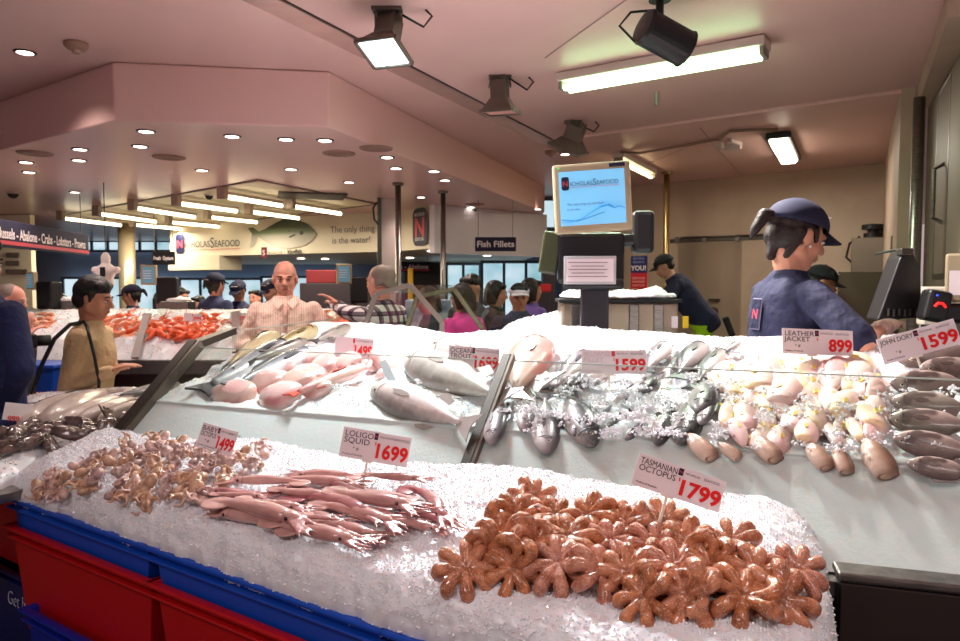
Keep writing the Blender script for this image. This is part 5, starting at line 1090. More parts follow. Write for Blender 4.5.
    for S, El, tgt, s in arms:
        if sleeve == 'long': Sx.cap(S, El, .060*g, .052*g); Sx.cap(El, El+(tgt-El)*.93, .052*g, .040*g)
        else: Sx.cap(S, S+(El-S)*.88, .061*g, .066*g)
    sh = bake(Sx, 'shirt', shirt, e, voxel=max(vox, .009), smooth=4)
    if collar:
        c0 = nb-up*.03*g; MB().tube([c0+Rt@Vector((.062*math.cos(t)*g, .056*math.sin(t)*g, .012+.012*math.cos(t-PI/2)*-1)) for t in np.linspace(PI/2+.35, PI/2+2*PI-.35, 14)], .012*g, 8).build('collar', collar, sh, smooth=True)
    Tx = MB(); Tx.ell(hip-Vector((0, 0, .03)), (.168*g*w_, .122*g*w_, .12*g), None, 18, 12)
    for a, kn, an in feet: Tx.cap(a, kn, .092*g, .070*g); Tx.cap(kn, an+Vector((0, 0, .02)), .068*g, .055*g)
    bake(Tx, 'trousers', trousers or dark_trousers, e, voxel=.016, smooth=3)
    for a, kn, an in feet: MB().cap(an+Vector((0, -.03, -.05*Ht+.045)), an+Vector((0, .13*g, -.05*Ht+.04)), .045, .04).build('shoe', rubber, e, smooth=True)
    # hair
    if hair:
        Hx = MB()
        if hair in ('bald', 'thin'):
            if hair == 'thin': he(Hx, (0, -.028, .040), (.080, .090, .078))
            for s in (-1, 1): he(Hx, (s*.066, -.028, .000), (.016, .044, .030))
            he(Hx, (0, -.085, -.012), (.060, .028, .034))
        else:
            he(Hx, (0, -.024, .042), (.0805, .094, .080)); he(Hx, (0, -.055, -.01), (.075, .058, .058))
            if hair in ('short', 'thick'): hcap(Hx, (-.045, .045, .078), (.05, .04, .078), .030, .030)
            if hair == 'thick': he(Hx, (0, -.01, .065), (.0795, .093, .073)); [hcap(Hx, (s*.076, .012, .03), (s*.076, .010, -.012), .014, .009) for s in (-1, 1)]
            if hair in ('long', 'bob'):
                n_ = -.16 if hair == 'long' else -.09
                for s in (-1, 1): hcap(Hx, (s*.068, -.005, .02), (s*.068, -.02, n_), .026, .022); hcap(Hx, (s*.05, -.07, .0), (s*.045, -.07, n_-.01), .04, .03)
                hcap(Hx, (0, -.08, .0), (0, -.085, n_-.02), .045, .03); hcap(Hx, (-.05, .055, .07), (.055, .05, .07), .024, .024)
            if hair == 'ponytail':
                for s in (-1, 1): hcap(Hx, (s*.062, -.03, .0), (s*.052, -.05, -.085), .026, .012); hcap(Hx, (s*.074, .02, .02), (s*.074, .028, -.015), .012, .008)
                hcap(Hx, (0, -.07, -.02), (0, -.075, -.09), .035, .018); hcap(Hx, (.01, -.10, .045), (.012, -.145, .035), .018, .024); hcap(Hx, (.012, -.145, .035), (.014, -.165, -.02), .024, .018); hcap(Hx, (.014, -.165, -.02), (.01, -.17, -.055), .018, .006)
        ho = bake(Hx, 'hair', hm, e, voxel=.007 if vox < .009 else .011, smooth=2)
        if hair == 'ponytail': MB().lathe([(.016*k, -.006*k), (.022*k, -.004*k), (.022*k, .006*k), (.016*k, .008*k)], 14, hpnt(.01, -.108, .045), Rh@Matrix.Rotation(PI/2, 3, 'X')).build('hair_tie', card_white, ho)
    # face
    if eyes:
        for s in (-1, 1):
            ey = MB().ell(hpnt(s*.031, .0765, -.003), (.0125*k, .010*k, .0050*k), Rh).build('eye', M('eye_white', (226, 214, 206), .3), e, smooth=True)
            MB().ell(hpnt(s*.031, .0835, -.003), (.0056*k, .0045*k, .0048*k), Rh).build('iris', M('iris_dark', (40, 26, 22), .2), ey, smooth=True)
            MB().tube([hpnt(s*.016, .089, .021), hpnt(s*.03, .088, .026), hpnt(s*.047, .078, .021)], .0038*k, 6).build('eyebrow', hm, e, smooth=True)
            MB().tube([hpnt(s*.018, .0865, .004), hpnt(s*.031, .0875, .0065), hpnt(s*.044, .080, .003)], .0022*k, 6).build('eyelid', M('lid_dark', (88, 54, 46), .6), e, smooth=True)
        MB().ell(hpnt(0, .0855, -.0605), (.021*k, .006*k, .0055*k), Rh).build('lips', M('lips', (176, 92, 86), .5), e, smooth=True)
    # headgear
    if cap:
        mb = MB(); vs = []; fs = []; n = 24; m_ = 8
        for i in range(m_+1):
            ph = PI/2*i/m_*1.02
            for q in range(n): t = 2*PI*q/n; vs.append(hpnt(.091*math.sin(ph+.001)*math.cos(t), -.014+.108*math.sin(ph+.001)*math.sin(t), .038+.088*math.cos(ph)))
        for i in range(m_):
            for q in range(n): a = i*n+q; b = i*n+(q+1) % n; fs.append((a, b, b+n, a+n))
        mb.add(vs, fs); co = mb.build('cap', cap, e, smooth=True); sm = co.modifiers.new('s', 'SOLIDIFY'); sm.thickness = .004*k; sm.offset = 1
        vs = []; fs = []
        for i in range(9):
            t = (i-4)/4; w2 = t*.078
            for j in range(5): f_ = j/4; yy = .085-.02*t*t+f_*(.080*(1-t*t*.55)); vs.append(hpnt(w2*(1-.12*f_), yy, .040-.016*t*t-.022*f_))
        for i in range(8):
            for j in range(4): a = i*5+j; fs.append((a, a+1, a+6, a+5))
        br = MB().add(vs, fs).build('brim', cap, co, smooth=True); sm = br.modifiers.new('s', 'SOLIDIFY'); sm.thickness = .005*k
        MB().ell(hpnt(0, -.014, .127), (.008*k,)*3).build('button', cap, co, smooth=True)
        MB().tube([hpnt(-.055, .074, .085), hpnt(-.03, .086, .09), hpnt(0, .088, .092), hpnt(.03, .086, .09)], .004*k, 6, flat=.5).build('cap_lettering', card_white, co)
    if visor:
        MB().lathe([(.089*k, -.014*k), (.092*k, -.012*k), (.092*k, .02*k), (.089*k, .022*k)], 24, hpnt(0, -.012, .045), Rh).build('visor_band', visor, e, smooth=True)
        vs = []; fs = []
        for i in range(9):
            t = (i-4)/4
            for j in range(4): f_ = j/3; vs.append(hpnt(t*.078, .068-.02*t*t+f_*.075*(1-t*t*.55), .045-.016*t*t-.012*f_))
        for i in range(8):
            for j in range(3): a = i*4+j; fs.append((a, a+1, a+5, a+4))
        br = MB().add(vs, fs).build('brim', visor, e, smooth=True); sm = br.modifiers.new('s', 'SOLIDIFY'); sm.thickness = .005
    return e, dict(hpnt=hpnt, nb=nb, sc=sc, hip=hip, up=up, g=g, Rt=Rt, arms=arms, k=k, Rh=Rh, shirt=sh, Ht=Ht)
def back_badge(e, I, sz=.13, x=.0, dy=-.135):
    g = I['g']; c = I['hip']+I['up']*(.215*I['Ht']); o = empty('back_badge', (0, 0, 0)); o.parent = e; 
    bpy.data.objects.remove(o)
    R = I['Rt']; P = c+R@Vector((x, dy*g, 0)); mb = MB(); w2, h2 = sz*.3, sz*.55
    b = MB().box((0, 0, 0), (w2*2, .004, h2*2)).build('badge', M('badge_outline', (120, 112, 140), .6), e, bevel=.01); b.location = P; b.rotation_euler = R.to_euler()
    i = MB().box((0, -.003, 0), (w2*1.8, .003, h2*1.85)).build('badge_face', navy_cloth, b); t = text('badge_letter', 'N', sz*.5, pink_ink, b, (0, .0, 0), (PI/2, 0, 0), align='CENTER'); t.location = (0, -.006, -sz*.17)
    return b
def stripe_mat(name, base, line, freq, axis=0, w_=.12, second=None, base2=None):
    m = M(name, base, .85, bump=.9, bscale=8, bdist=.05); nt, b = nodes_of(m); N = nt.nodes.new; L = nt.links.new
    tc = N('ShaderNodeTexCoord'); sx = N('ShaderNodeSeparateXYZ'); L(tc.outputs['Object'], sx.inputs[0])
    def band(ax, fr, ww):
        a = N('ShaderNodeMath'); a.operation = 'MULTIPLY'; a.inputs[1].default_value = fr; L(sx.outputs[ax], a.inputs[0]); f = N('ShaderNodeMath'); f.operation = 'FRACT'; L(a.outputs[0], f.inputs[0]); c = N('ShaderNodeMath'); c.operation = 'LESS_THAN'; c.inputs[1].default_value = ww; L(f.outputs[0], c.inputs[0]); return c.outputs[0]
    out = None; prev = None
    mixes = [(axis, freq, w_, line)]+(second or [])
    col = None
    for ax, fr, ww, cl in mixes:
        mx = N('ShaderNodeMix'); mx.data_type = 'RGBA'; mx.blend_type = 'MULTIPLY' if second else 'MIX'; L(band(ax, fr, ww), mx.inputs[0])
        if col is None: mx.inputs[6].default_value = lin(base)
        else: L(col, mx.inputs[6])
        mx.inputs[7].default_value = lin(cl); col = mx.outputs[2]
    L(col, b.inputs['Base Color']); return m
# the worker in front
e, I = person((797, 240), 2.95, 204, -PI/2+.14, 'worker in navy t-shirt and cap with a ponytail, reaching over the ice at right', navy_cloth, skin=skin_w, hair='ponytail', hm=hair_br, lean=.10, floor=.15, hp=.22, hy=.0, vox=.0065, sleeve='short', cap=M('navy_cap', (24, 25, 54), .85), hh=.278, hands={'R': px(884, 328, Y=2.74), 'L': px(872, 334, Y=3.02)}, build=.98, pole_v=(.7, -.5, -.35))
back_badge(e, I, .12, x=-.0, dy=-.128); MB().ell(I['hpnt'](.088, .004, -.040), (.006,)*3).build('earring', card_white, e, smooth=True)
S, El, tg, s_ = I['arms'][1]; fd = (tg-El).normalized(); G = MB()
glove = M('clear_glove', (240, 214, 206), .3, alpha=.45, coat=.4)
sdv = fd.cross(Vector((0, 0, 1))).normalized(); pn = sdv.cross(fd); G.cap(tg-fd*.05, tg+fd*.01, .042, .034); G.ell(tg+fd*.05, (.047, .06, .024), Matrix((sdv, fd, pn)).transposed())
for q in range(4): b0 = tg+fd*.088+sdv*((q-1.5)*.021); G.cap(b0, b0+fd*.045-pn*.012, .0125, .011); G.cap(b0+fd*.045-pn*.012, b0+fd*.062-pn*.03, .011, .009)
bake(G, 'glove', glove, e, voxel=.004, smooth=1)
# worker by the cold room door
e, I = person((664, 268), 6.2, 256, PI/2-.15, 'worker in a navy hooded top and lime green trousers bending by the cold room door', M('hoodie_navy', (36, 38, 66), .9, bump=.8, bscale=7, bdist=.05), M('lime_trousers', (170, 216, 30), .7), skin=skin_w, lean=.65, floor=.52, hp=.1, cap=M('cap_black', (28, 28, 34), .8), hands={'L': px(640, 296, Y=6.0), 'R': px(642, 294, Y=6.3)}, build=1.15)
MB().ell(I['nb']+I['up']*-.05+Vector((0, -.05, .01)), (.10, .06, .06)).build('hood', M('hoodie_navy'), e, smooth=True)
person((822, 274), 4.6, 262, -PI/2-.3, 'worker in dark clothes half hidden behind the worker in front', M('shirt_charcoal', (28, 28, 36), .9), skin=skin_t, floor=.15, lean=.2, cap=M('cap_black'), hp=.2)
# man in beige
beige = M('beige_shirt', (198, 168, 128), .85, col2=(184, 154, 116), scale=12, bump=.9, bscale=8, bdist=.05)
e, I = person((94, 297), 4.0, 275, -PI/2+.1, 'man in beige shirt with a shoulder bag standing at the left fish table', beige, skin=skin_t, hair='thick', floor=0, lean=.06, hp=.12, vox=.008, hands={'R': px(112, 371, Y=3.86), 'L': px(116, 368, Y=4.05)}, hh=.236, elbow_out=.05, collar=beige)
g = I['g']; hipz = I['hip'].z
MB().tube([(.06, .02, I['sc'].z+.085), (.12, -.03, I['sc'].z+.075), (.17, -.09, I['sc'].z+.0), (.19, -.15, I['sc'].z-.14), (.20, -.20, I['sc'].z-.30), (.21, -.24, hipz+.02)], .012, 8).build('bag_strap', black_plastic, e, smooth=True)
MB().tube([(.06, .02, I['sc'].z+.085), (.12, .06, I['sc'].z+.065), (.18, .10, I['sc'].z+.0), (.20, .13, I['sc'].z-.10), (.19, .145, I['sc'].z-.24), (.17, .13, I['sc'].z-.32)], .009, 8).build('bag_strap', black_plastic, e, smooth=True)
MB().box((.2, -.24, hipz-.08), (.12, .2, .24)).build('shoulder_bag', M('bag_brown', (88, 56, 36), .6), e, bevel=.03)
MB().box((.185, .02, hipz+.0), (.05, .06, .10)).build('belt_pouch', black_plastic, e, bevel=.01)
# bald man
pin = stripe_mat('pinstripe_shirt', (236, 204, 190), (206, 162, 150), 60, 0, .25)
e, I = person((285, 276), 5.2, 258, PI+.25, 'bald man in a pale pinstriped shirt looking down at the ice', pin, skin=skin_l, hair='bald', hm=hair_br, hp=.16, vox=.008, build=1.14, collar=pin, hh=.255, hands={'L': px(322, 330, Y=5.0), 'R': px(262, 345, Y=5.0)})
MB().tube([(0, .128, I['sc'].z+.03), (0, .150, I['sc'].z-.05), (0, .158, I['sc'].z-.16), (0, .150, I['sc'].z-.34), (0, .152, I['sc'].z-.46)], .014, 8, flat=.3, upv=(0, 1, 0)).build('placket', M('placket_pink', (206, 160, 148), .85), I['shirt'], smooth=True)
for s_ in (-1, 1): MB().add([(s_*.01, .118, I['sc'].z+.055), (s_*.075, .055, I['sc'].z+.105), (s_*.095, .085, I['sc'].z+.065), (s_*.052, .140, I['sc'].z+.005), (s_*.01, .108, I['sc'].z+.045), (s_*.06, .05, I['sc'].z+.09), (s_*.08, .08, I['sc'].z+.05), (s_*.045, .13, I['sc'].z-.0)], [(0, 1, 2, 3), (4, 7, 6, 5), (0, 4, 5, 1), (1, 5, 6, 2), (2, 6, 7, 3), (3, 7, 4, 0)]).build('collar_point', pin, I['shirt'])
for k in range(5): MB().cyl((0, .152, I['sc'].z-.03-k*.085), (0, .166, I['sc'].z-.03-k*.085), .006, n=8).build('button', card_white, I['shirt'])
# plaid man
plaid = stripe_mat('plaid_shirt', (236, 226, 226), (130, 118, 132), 13, 0, .42, [(2, 13, .42, (130, 118, 132)), (0, 13, .10, (80, 70, 84)), (2, 13, .10, (80, 70, 84))])
e, I = person((380, 274), 5.0, 261.5, PI/2-.55, 'grey haired man in a plaid shirt reaching left over the ice', plaid, skin=skin_l, hair='thin', hm=hair_g, hands={'L': px(333, 303, Y=5.3), 'R': px(337, 304, Y=5.15)}, build=1.15, hh=.25, collar=M('collar_navy', (40, 38, 70), .8), elbow_out=.8)
# group of shoppers behind the guards
person((461, 292), 5.4, 279, PI/2-.7, 'woman with dark hair in a bright pink top behind the greenish guard', M('pink_top', (238, 70, 160), .8), skin=skin_w, hair='bob', hm=hair_br, lean=.08, hp=.2)
person((427, 297), 5.7, 283, PI/2+.3, 'shopper with brown hair and dark jacket left of the pink top', M('jacket_dark', (44, 56, 60), .8), skin=skin_w, hair='bob', hm=hair_br, lean=.1, hp=.2)
person((471, 282), 5.9, 270, PI-.55, 'tall man in a dark grey jumper looking down to the left', M('jumper_grey', (72, 70, 78), .9), skin=skin_w, hair='short', hp=.3, collar=black_plastic)
person((497, 289), 6.2, 276.5, -PI/2+.1, 'woman with black hair and dark green top looking right', M('top_darkgreen', (44, 56, 44), .9), skin=skin_w, hair='bob', hp=.15)
person((519, 293), 5.7, 279, PI+.1, 'woman in a white visor and navy t-shirt facing the camera', M('tee_slate', (64, 62, 84), .9), skin=skin_t, hair='short', hm=hair_b, visor=M('visor_white', (216, 208, 220), .6), hp=.1, sleeve='short')
person((532, 289), 6.5, 274, -PI/2+.5, 'shopper in purple with bushy dark hair behind the white visor', M('top_purple', (112, 84, 156), .9), skin=skin_t, hair='bob', hm=hair_br)
# man at the left edge
e, I = person((-24, 258), 3.2, 226, -.35, 'man in navy jumper and grey trousers cut by the left edge', M('jumper_navy', (32, 40, 84), .85, bump=.8, bscale=7, bdist=.05), M('trousers_grey', (150, 134, 134), .8), skin=skin_w, hair='short', hp=.1, build=1.25, hands={'R': px(8, 402, Y=3.1)}, elbow_out=1.0)
e, I = person((12, 294), 4.7, 279, -PI/2+.1, 'grey haired man in black holding a camera at the far left', M('shirt_black', (30, 28, 36), .9), skin=skin_l, hair='thin', hm=hair_g, hands={'R': px(24, 338, Y=4.5), 'L': px(26, 334, Y=4.75)}, sleeve='short', hp=.2)
c_ = empty('camera_body', px(31, 341, Y=4.55), -.9, 'black camera held by the grey haired man', 'camera'); MB().box((0, 0, 0), (.13, .06, .09)).build('body', black_plastic, c_, bevel=.01); MB().cyl((0, .03, 0), (0, .11, 0), .036).build('lens', rubber, c_, smooth=True)
# staff behind the prawn counter
nc = M('navy_cap'); nv = M('polo_navy', (34, 36, 72), .85)
person((131, 295), 7.2, 282, PI/2+.2, 'worker in navy cap and polo facing left behind the orange prawns', nv, skin=skin_w, hair='ponytail', hm=hair_b, cap=nc, floor=.1, hp=.15)
person((181, 296), 7.6, 284, -PI/2-.5, 'dark haired shopper in purple and navy behind the prawn counter', M('top_violet', (110, 60, 130), .8), skin=skin_w, hair='long', floor=.0, hp=.2)
e, I = person((216, 282), 7.0, 270, -.5, 'worker in a navy t-shirt seen from behind above the price card', M('tee_blue', (62, 68, 104), .9), skin=skin_l, hair='ponytail', hm=hair_br, cap=nc, floor=.1, sleeve='short'); back_badge(e, I, .12)
person((238, 288), 7.5, 278, PI-.2, 'worker in dark navy cap and hooded top right of the one seen from behind', nv, skin=skin_w, hair='short', cap=nc, floor=.1, hp=.4)
person((270, 288), 7.1, 277, PI-.5, 'worker in navy cap partly hidden by the bald man', nv, skin=skin_w, hair='short', cap=nc, floor=.1, hp=.3)
person((160, 300), 8.2, 289, .4, 'shopper with long dark hair behind the capped worker at the prawns', M('jacket_black', (30, 26, 32), .9), hair='long', hm=hair_br, hp=.2)
person((198, 302), 8.4, 293, 2.6, 'shopper in dark coat between the navy workers', M('coat_olive', (52, 54, 46), .9), hair='short', hp=.2)
person((60, 300), 8.2, 291, 1.2, 'distant shopper in dark coat at the left behind the beige shirt', M('coat_black', (34, 34, 44), .9), hair='short')
person((255, 296), 8.6, 287, 2.9, 'distant shopper in a grey coat between two navy caps', M('coat_grey', (92, 96, 104), .9), hair='short')
# ================================================================ scales, screens, equipment
scr_blue = M('screen_blue', (110, 178, 220), .3, emit=.55); bezel = M('bezel_beige', (176, 156, 126), .5)
# the big customer screen
c0 = px(592, 198, Y=3.25); e = empty('monitor', (c0.x, c0.y, c0.z), -.10, 'big beige framed customer screen showing a blue wave advertisement', 'monitor'); K = 3.25/F
Wm, Hm = 76*K, 68*K; Rr = Matrix.Rotation(-.055, 3, 'Y')
MB().box((0, 0, 0), (Wm, .05, Hm), Rr).build('case', bezel, e, bevel=.012)
MB().box(tuple(Rr@Vector((0, -.026, .0))), (Wm*.84, .004, Hm*.78), Rr).build('screen', scr_blue, e)
def on(x, z): return tuple(Rr@Vector((x, -.0285, z)))
lg = empty('screen_logo', on(-Wm*.34, Hm*.18)); lg.parent = e; lg.rotation_euler = (0, -.055, 0)
logo(lg, 0, 0, Wm*.098, y=-.001)
text('screen_text', 'The only thing we overlook', Wm*.042, M('screen_ink', (40, 80, 130), .5), e, on(-Wm*.33, -Hm*.10), (PI/2, -.055, 0), ext=.0003); text('screen_text', 'is the water', Wm*.035, M('screen_ink'), e, on(-Wm*.33, -Hm*.17), (PI/2, -.055, 0), ext=.0003)
wv = M('wave_blue', (40, 130, 186), .4, emit=.35)
P = [on(Wm*x, Hm*z) for x, z in ((-.41, -.33), (-.3, -.34), (-.15, -.30), (0, -.20), (.1, -.14), (.2, -.12), (.28, -.17), (.34, -.15), (.41, -.18))]
MB().tube(P, [.004, .006, .007, .010, .018, .021, .015, .010, .006], 8, flat=.25).build('wave', wv, e); MB().tube([on(Wm*x, Hm*z) for x, z in ((-.41, -.30), (-.2, -.33), (0, -.27), (.15, -.22))], .0022, 6).build('wave', wv, e)
MB().box(on(Wm*.33, Hm*.445), (Wm*.2, .004, Hm*.05), Rr).build('label_strip', navy_ink, e); MB().box(on(-Wm*.42, Hm*.445), (Wm*.03, .003, Hm*.02), Rr).build('power_light', M('led_green', (60, 180, 90), .4, emit=1), e)
# scale body under it
s_ = empty('scale_tower', (c0.x+.0, c0.y+.10, 0), -.08, 'black scale tower with a paper holder carrying the big screen', 'scale')
zt = px(590, 232, Y=3.3).z; zb = px(590, 330, Y=3.3).z
MB().box((.01, .02, px(590, 258, Y=3.3).z), (.31, .16, .24)).build('head', M('black_gloss', (22, 20, 24), .2), s_, bevel=.02)
MB().box((.03, .0, (zt+1.2)/2), (.13, .10, zt-1.2)).build('column', M('column_dark', (44, 40, 48), .35), s_, bevel=.01)
MB().box((.02, -.02, px(590, 284, Y=3.3).z), (.28, .16, .05)).build('tray', black_plastic, s_, bevel=.015)
MB().box((.26, .05, px(645, 232, Y=3.35).z), (.10, .12, .20)).box((.20, .05, px(645, 240, Y=3.35).z), (.18, .1, .06)).build('printer', black_plastic, s_, bevel=.02)
MB().box((-.18, .03, px(560, 252, Y=3.3).z), (.09, .10, .20), Matrix.Rotation(.15, 3, 'Y')).build('side_display', M('side_green', (60, 62, 40), .3), s_, bevel=.01)
hz = px(592, 270, Y=3.2).z; MB().box((.0, -.11, hz), (.24, .006, .13)).build('paper_holder', M('clear_acrylic', (236, 232, 236), .1, alpha=.5), s_, bevel=.003)
pp = MB().box((.0, -.116, hz), (.215, .002, .105)).build('paper', M('paper_pink', (226, 208, 212), .6), s_)
for k in range(5): MB().box((-.01, -.118, hz+.035-k*.016), (.18-.03*(k % 2), .001, .0035)).build('print_line', grey_ink, pp)
# weighing machine bench with ice bag
e = empty('weighing_bench', (px(617, 300, Y=3.75).x, 3.8, 0), -.05, 'steel weighing bench under a heap of ice filled plastic, beside the big screen', 'bench'); k = 3.75/F
wB = 112*k; zb1 = px(617, 302, Y=3.75).z; Bm = M('bench_beige', (168, 152, 132), .35, .5)
MB().box((0, 0, (zb1)/2), (wB, .34, zb1)).build('body', Bm, e, bevel=.01)
for x in (-.38, -.2, .12, .33): MB().box((x*wB, -.175, zb1-.14), (.05, .02, .26)).build('rib', steel, e, bevel=.004)
MB().box((0, 0, zb1+.008), (wB+.03, .37, .016)).build('top', rubber, e)
MB().box((.28, -.18, zb1-.10), (.03, .01, .06)).build('label_white', card_white, e); MB().box((.335, -.18, zb1-.10), (.028, .01, .06)).build('label_yellow', M('label_yellow', (226, 190, 40), .5), e)
def fP(T, S):
    x = e.location.x-wB*.50+T*wB*1.04; ang = S*PI; env = np.sqrt(np.clip(1-(2*T-1)**4, 0, 1)); y = 3.8-np.cos(ang)*.17*env; z = zb1+.017+np.sin(ang)*(.042+.010*np.sin(T*9)+.010*np.cos(T*23))*env+.01
    return np.stack([x, y, z], -1)
ice_field('ice_bag', np.linspace(0, 1, 80), np.linspace(0, 1, 30), fP, 'lumpy clear plastic bag of ice lying on the weighing bench', nchunk=200, rough=.012, seed=51)
stp = MB().prism([(1.15, 5.75), (2.5, 5.75), (2.5, 6.75), (1.15, 6.75)], .151, .52).build('floor_step', floor_m); struct(stp)
# poster
q0 = px(639, 273, Y=7.9); po = empty('poster', (q0.x, q0.y, q0.z), wrz, 'blue and red poster saying YOU on a pole behind the scale', 'poster'); k = 7.9/F
MB().box((0, 0, .095), (17*k, .02, .19)).build('blue_half', M('poster_blue', (30, 34, 92), .5), po); MB().box((0, 0, -.09), (17*k, .02, .18)).build('red_half', M('poster_red', (196, 30, 44), .5), po)
text('poster_text', 'YOU!', .075, card_white, po, (0, -.013, .03), align='CENTER', bold=.002); 
for r_, t_ in enumerate(('THANK', 'ARE HERE')): text('poster_text', 'SERVING', .036, M('poster_grey', (150, 156, 200), .5), po, (0, -.013, .15-.04*r_), align='CENTER')
for r_ in range(3): text('poster_text', 'SEAFOOD', .034, M('poster_pale', (240, 190, 190), .5), po, (0, -.013, -.07-.04*r_), align='CENTER')
MB().box((0, .03, -q0.z/2-.0), (.04, .03, q0.z-.16)).build('post', steel_dark, po)
# small black handset near the door
o = MB().box(tuple(px(729, 327, Y=4.4)), (.04, .03, .14), Matrix.Rotation(-.4, 3, 'Y')).build('handset', black_plastic, bevel=.01, label='small black stand leaning left of the navy worker, at the ice edge', cat='stand')
# terminals at the right: black wedge backs
def poly_solid(name, pts, Y, th, m, parent=None, bevel=.006, yaw=0):
    P = [px(u, v, Y=Y) for u, v in pts]; c = sum(P, Vector())/len(P); n = len(P); vs = [p-c for p in P]+[p-c+Vector((0, th, 0)) for p in P]
    o = MB().add(vs, [tuple(range(n)), tuple(range(2*n-1, n-1, -1))]+[(i, (i+1) % n, n+(i+1) % n, n+i) for i in range(n)]).build(name, m, parent, bevel=bevel); return o, c
e = empty('till_screen', px(899, 315, Y=3.05), 0, 'tall black tapering back of a till screen beside the worker in front', 'till')
o, c = poly_solid('casing', [(878, 320), (900, 259), (904, 251), (913, 252), (921, 268), (922, 318)], 3.0, .10, M('till_black', (30, 26, 28), .35), None); o.parent = e; o.location = c-e.location
m = MB()
for k in range(6): m.box(tuple(px(888+k*5.5, 312+(k % 2), Y=2.99)-e.location), (.007, .006, .03))
m.build('vents', steel, e)
MB().tube([px(906, 252, Y=3.02)-e.location, px(895, 250, Y=3.1)-e.location, px(876, 254, Y=3.3)-e.location], .006, 6).build('cable', rubber, e); MB().box(tuple(px(905, 252, Y=3.0)-e.location), (.05, .04, .03)).build('hinge', steel_dark, e, bevel=.004)
MB().box((.03, .1, -1.45/2-.02+.0), (.12, .1, 1.30)).build('pedestal', steel_dark, e)
e = empty('card_reader', px(934, 306, Y=2.9), -.2, 'black terminal with glowing red lights beside the till screen', 'terminal')
MB().box((0, 0, 0), (.09, .1, .13), Matrix.Rotation(.2, 3, 'Y')).box((.07, .02, -.03), (.08, .08, .08)).build('casing', black_plastic, e, bevel=.015)
MB().tube([(-.02, -.058, .0), (-.008, -.06, .014), (.008, -.06, .012), (.02, -.06, -.004)], .005, 8).build('red_glow', M('led_red', (235, 30, 30), .4, emit=1.6), e); MB().ell((-.01, -.054, .045), (.004,)*3).build('blue_light', M('led_blue', (40, 70, 235), .4, emit=2), e)
MB().cyl((.11, -.05, .03), (.13, -.05, .03), .012).build('red_glow', M('led_red'), e)
MB().tube([(.05, 0, -.02), (.12, -.03, -.05), (.14, -.02, -.10), (.08, 0, -.14)], .006, 8).build('cable', rubber, e); MB().box((.02, .03, -.68), (.08, .08, 1.2)).build('pedestal', steel_dark, e)
# stack of white trays at the right
e = empty('tray_stack', (px(936, 300, Y=3.3).x, 3.3, 0), -.4, 'stack of pale plastic trays against the right wall', 'trays')
for k in range(16): MB().box((0, 0, .05+k*.1), (.16-.002*k, .16, .085)).build('tray', M('tray_cream', (178, 168, 156), .5), e, bevel=.012)
e = empty('paper_dispenser', (px(953, 285, Y=2.9).x+.02, 2.9, 0), -.6, 'cream box dispenser with papers at the right edge', 'dispenser'); zd = px(953, 278, Y=2.9).z
MB().box((0, 0, zd), (.09, .08, .2)).build('box', M('disp_cream', (150, 136, 110), .5), e, bevel=.01); MB().box((0, -.055, zd-.02), (.06, .01, .1)).build('paper', card_white, e); MB().box((0, .02, zd/2-.06), (.05, .05, zd-.13)).build('stand', steel_dark, e)
# framed panel on the near right wall
A_ = Vector((2.2, 3.02, 0)); d_ = (RW2-A_).normalized(); pnl = empty('wall_cabinet', (2.70, 4.02, 1.95), math.atan2(d_.y, d_.x), 'dark framed cabinet door with a handle on the near right wall', 'cabinet')
MB().box((0, .02, .25), (.5, .05, 1.1)).build('door', M('cab_dark', (84, 72, 66), .4), pnl, bevel=.01)
mb = MB(); [mb.box(c, d) for c, d in (((0, .055, .8), (.5, .02, .04)), ((0, .055, -.3), (.5, .02, .04)), ((-.24, .055, .25), (.04, .02, 1.1)), ((.24, .055, .25), (.04, .02, 1.1)))]; mb.build('door_frame', steel, pnl, bevel=.004)
MB().tube([(-.1, .06, .0), (-.1, .11, .03), (-.1, .11, .3), (-.1, .06, .33)], .012, 8).build('handle', steel, pnl)
# worktop beside the worker
o = MB().box((px(870, 330, Y=3.05).x+.12, 3.42, .665), (.75, .3, 1.03)).build('work_counter', M('counter_pale', (150, 150, 150), .4, .3), bevel=.006, label='pale steel work counter behind the ice at the right', cat='counter')
# screens at the prawn counter
def small_screen(u, v, w_, h_, Y, label, yaw=.2):
    p = px(u, v, Y=Y); e = empty('customer_screen', (p.x, p.y, p.z), yaw, label, 'screen'); k = Y/F
    MB().box((0, 0, 0), (w_*k, .05, h_*k)).build('case', bezel, e, bevel=.008); MB().box((0, -.027, 0), (w_*k*.74, .004, h_*k*.78)).build('screen', M('screen_dim', (96, 140, 160), .3, emit=.35), e)
    for r_ in range(4): MB().box((-.01, -.030, h_*k*(.2-.12*r_)), (w_*k*.5, .001, h_*k*.04)).build('print_line', card_white, e)
    MB().box((.10, .08, -p.z/2+.0), (.06, .05, p.z-.05)).build('pole', black_plastic, e); MB().box((.16, .05, -h_*k*.8), (.2, .14, .28)).build('scale_body', black_plastic, e, bevel=.02)
small_screen(149, 275, 15, 20, 6.95, 'small customer screen left of the worker seen from behind'); small_screen(32, 281, 10, 18, 6.95, 'small customer screen above the left end of the prawn counter', -.3); small_screen(344, 274, 15, 20, 7.6, 'small customer screen between the bald man and the plaid shirt')
def printed_box(u, v, w_, h_, Y, label, yaw=.1):
    p = px(u, v, Y=Y); o = MB().box((0, 0, 0), (w_*Y/F, .15, h_*Y/F)).build('steel_bin', steel, bevel=.01, label=label, cat='bin'); o.location = p; o.rotation_euler.z = yaw; return o
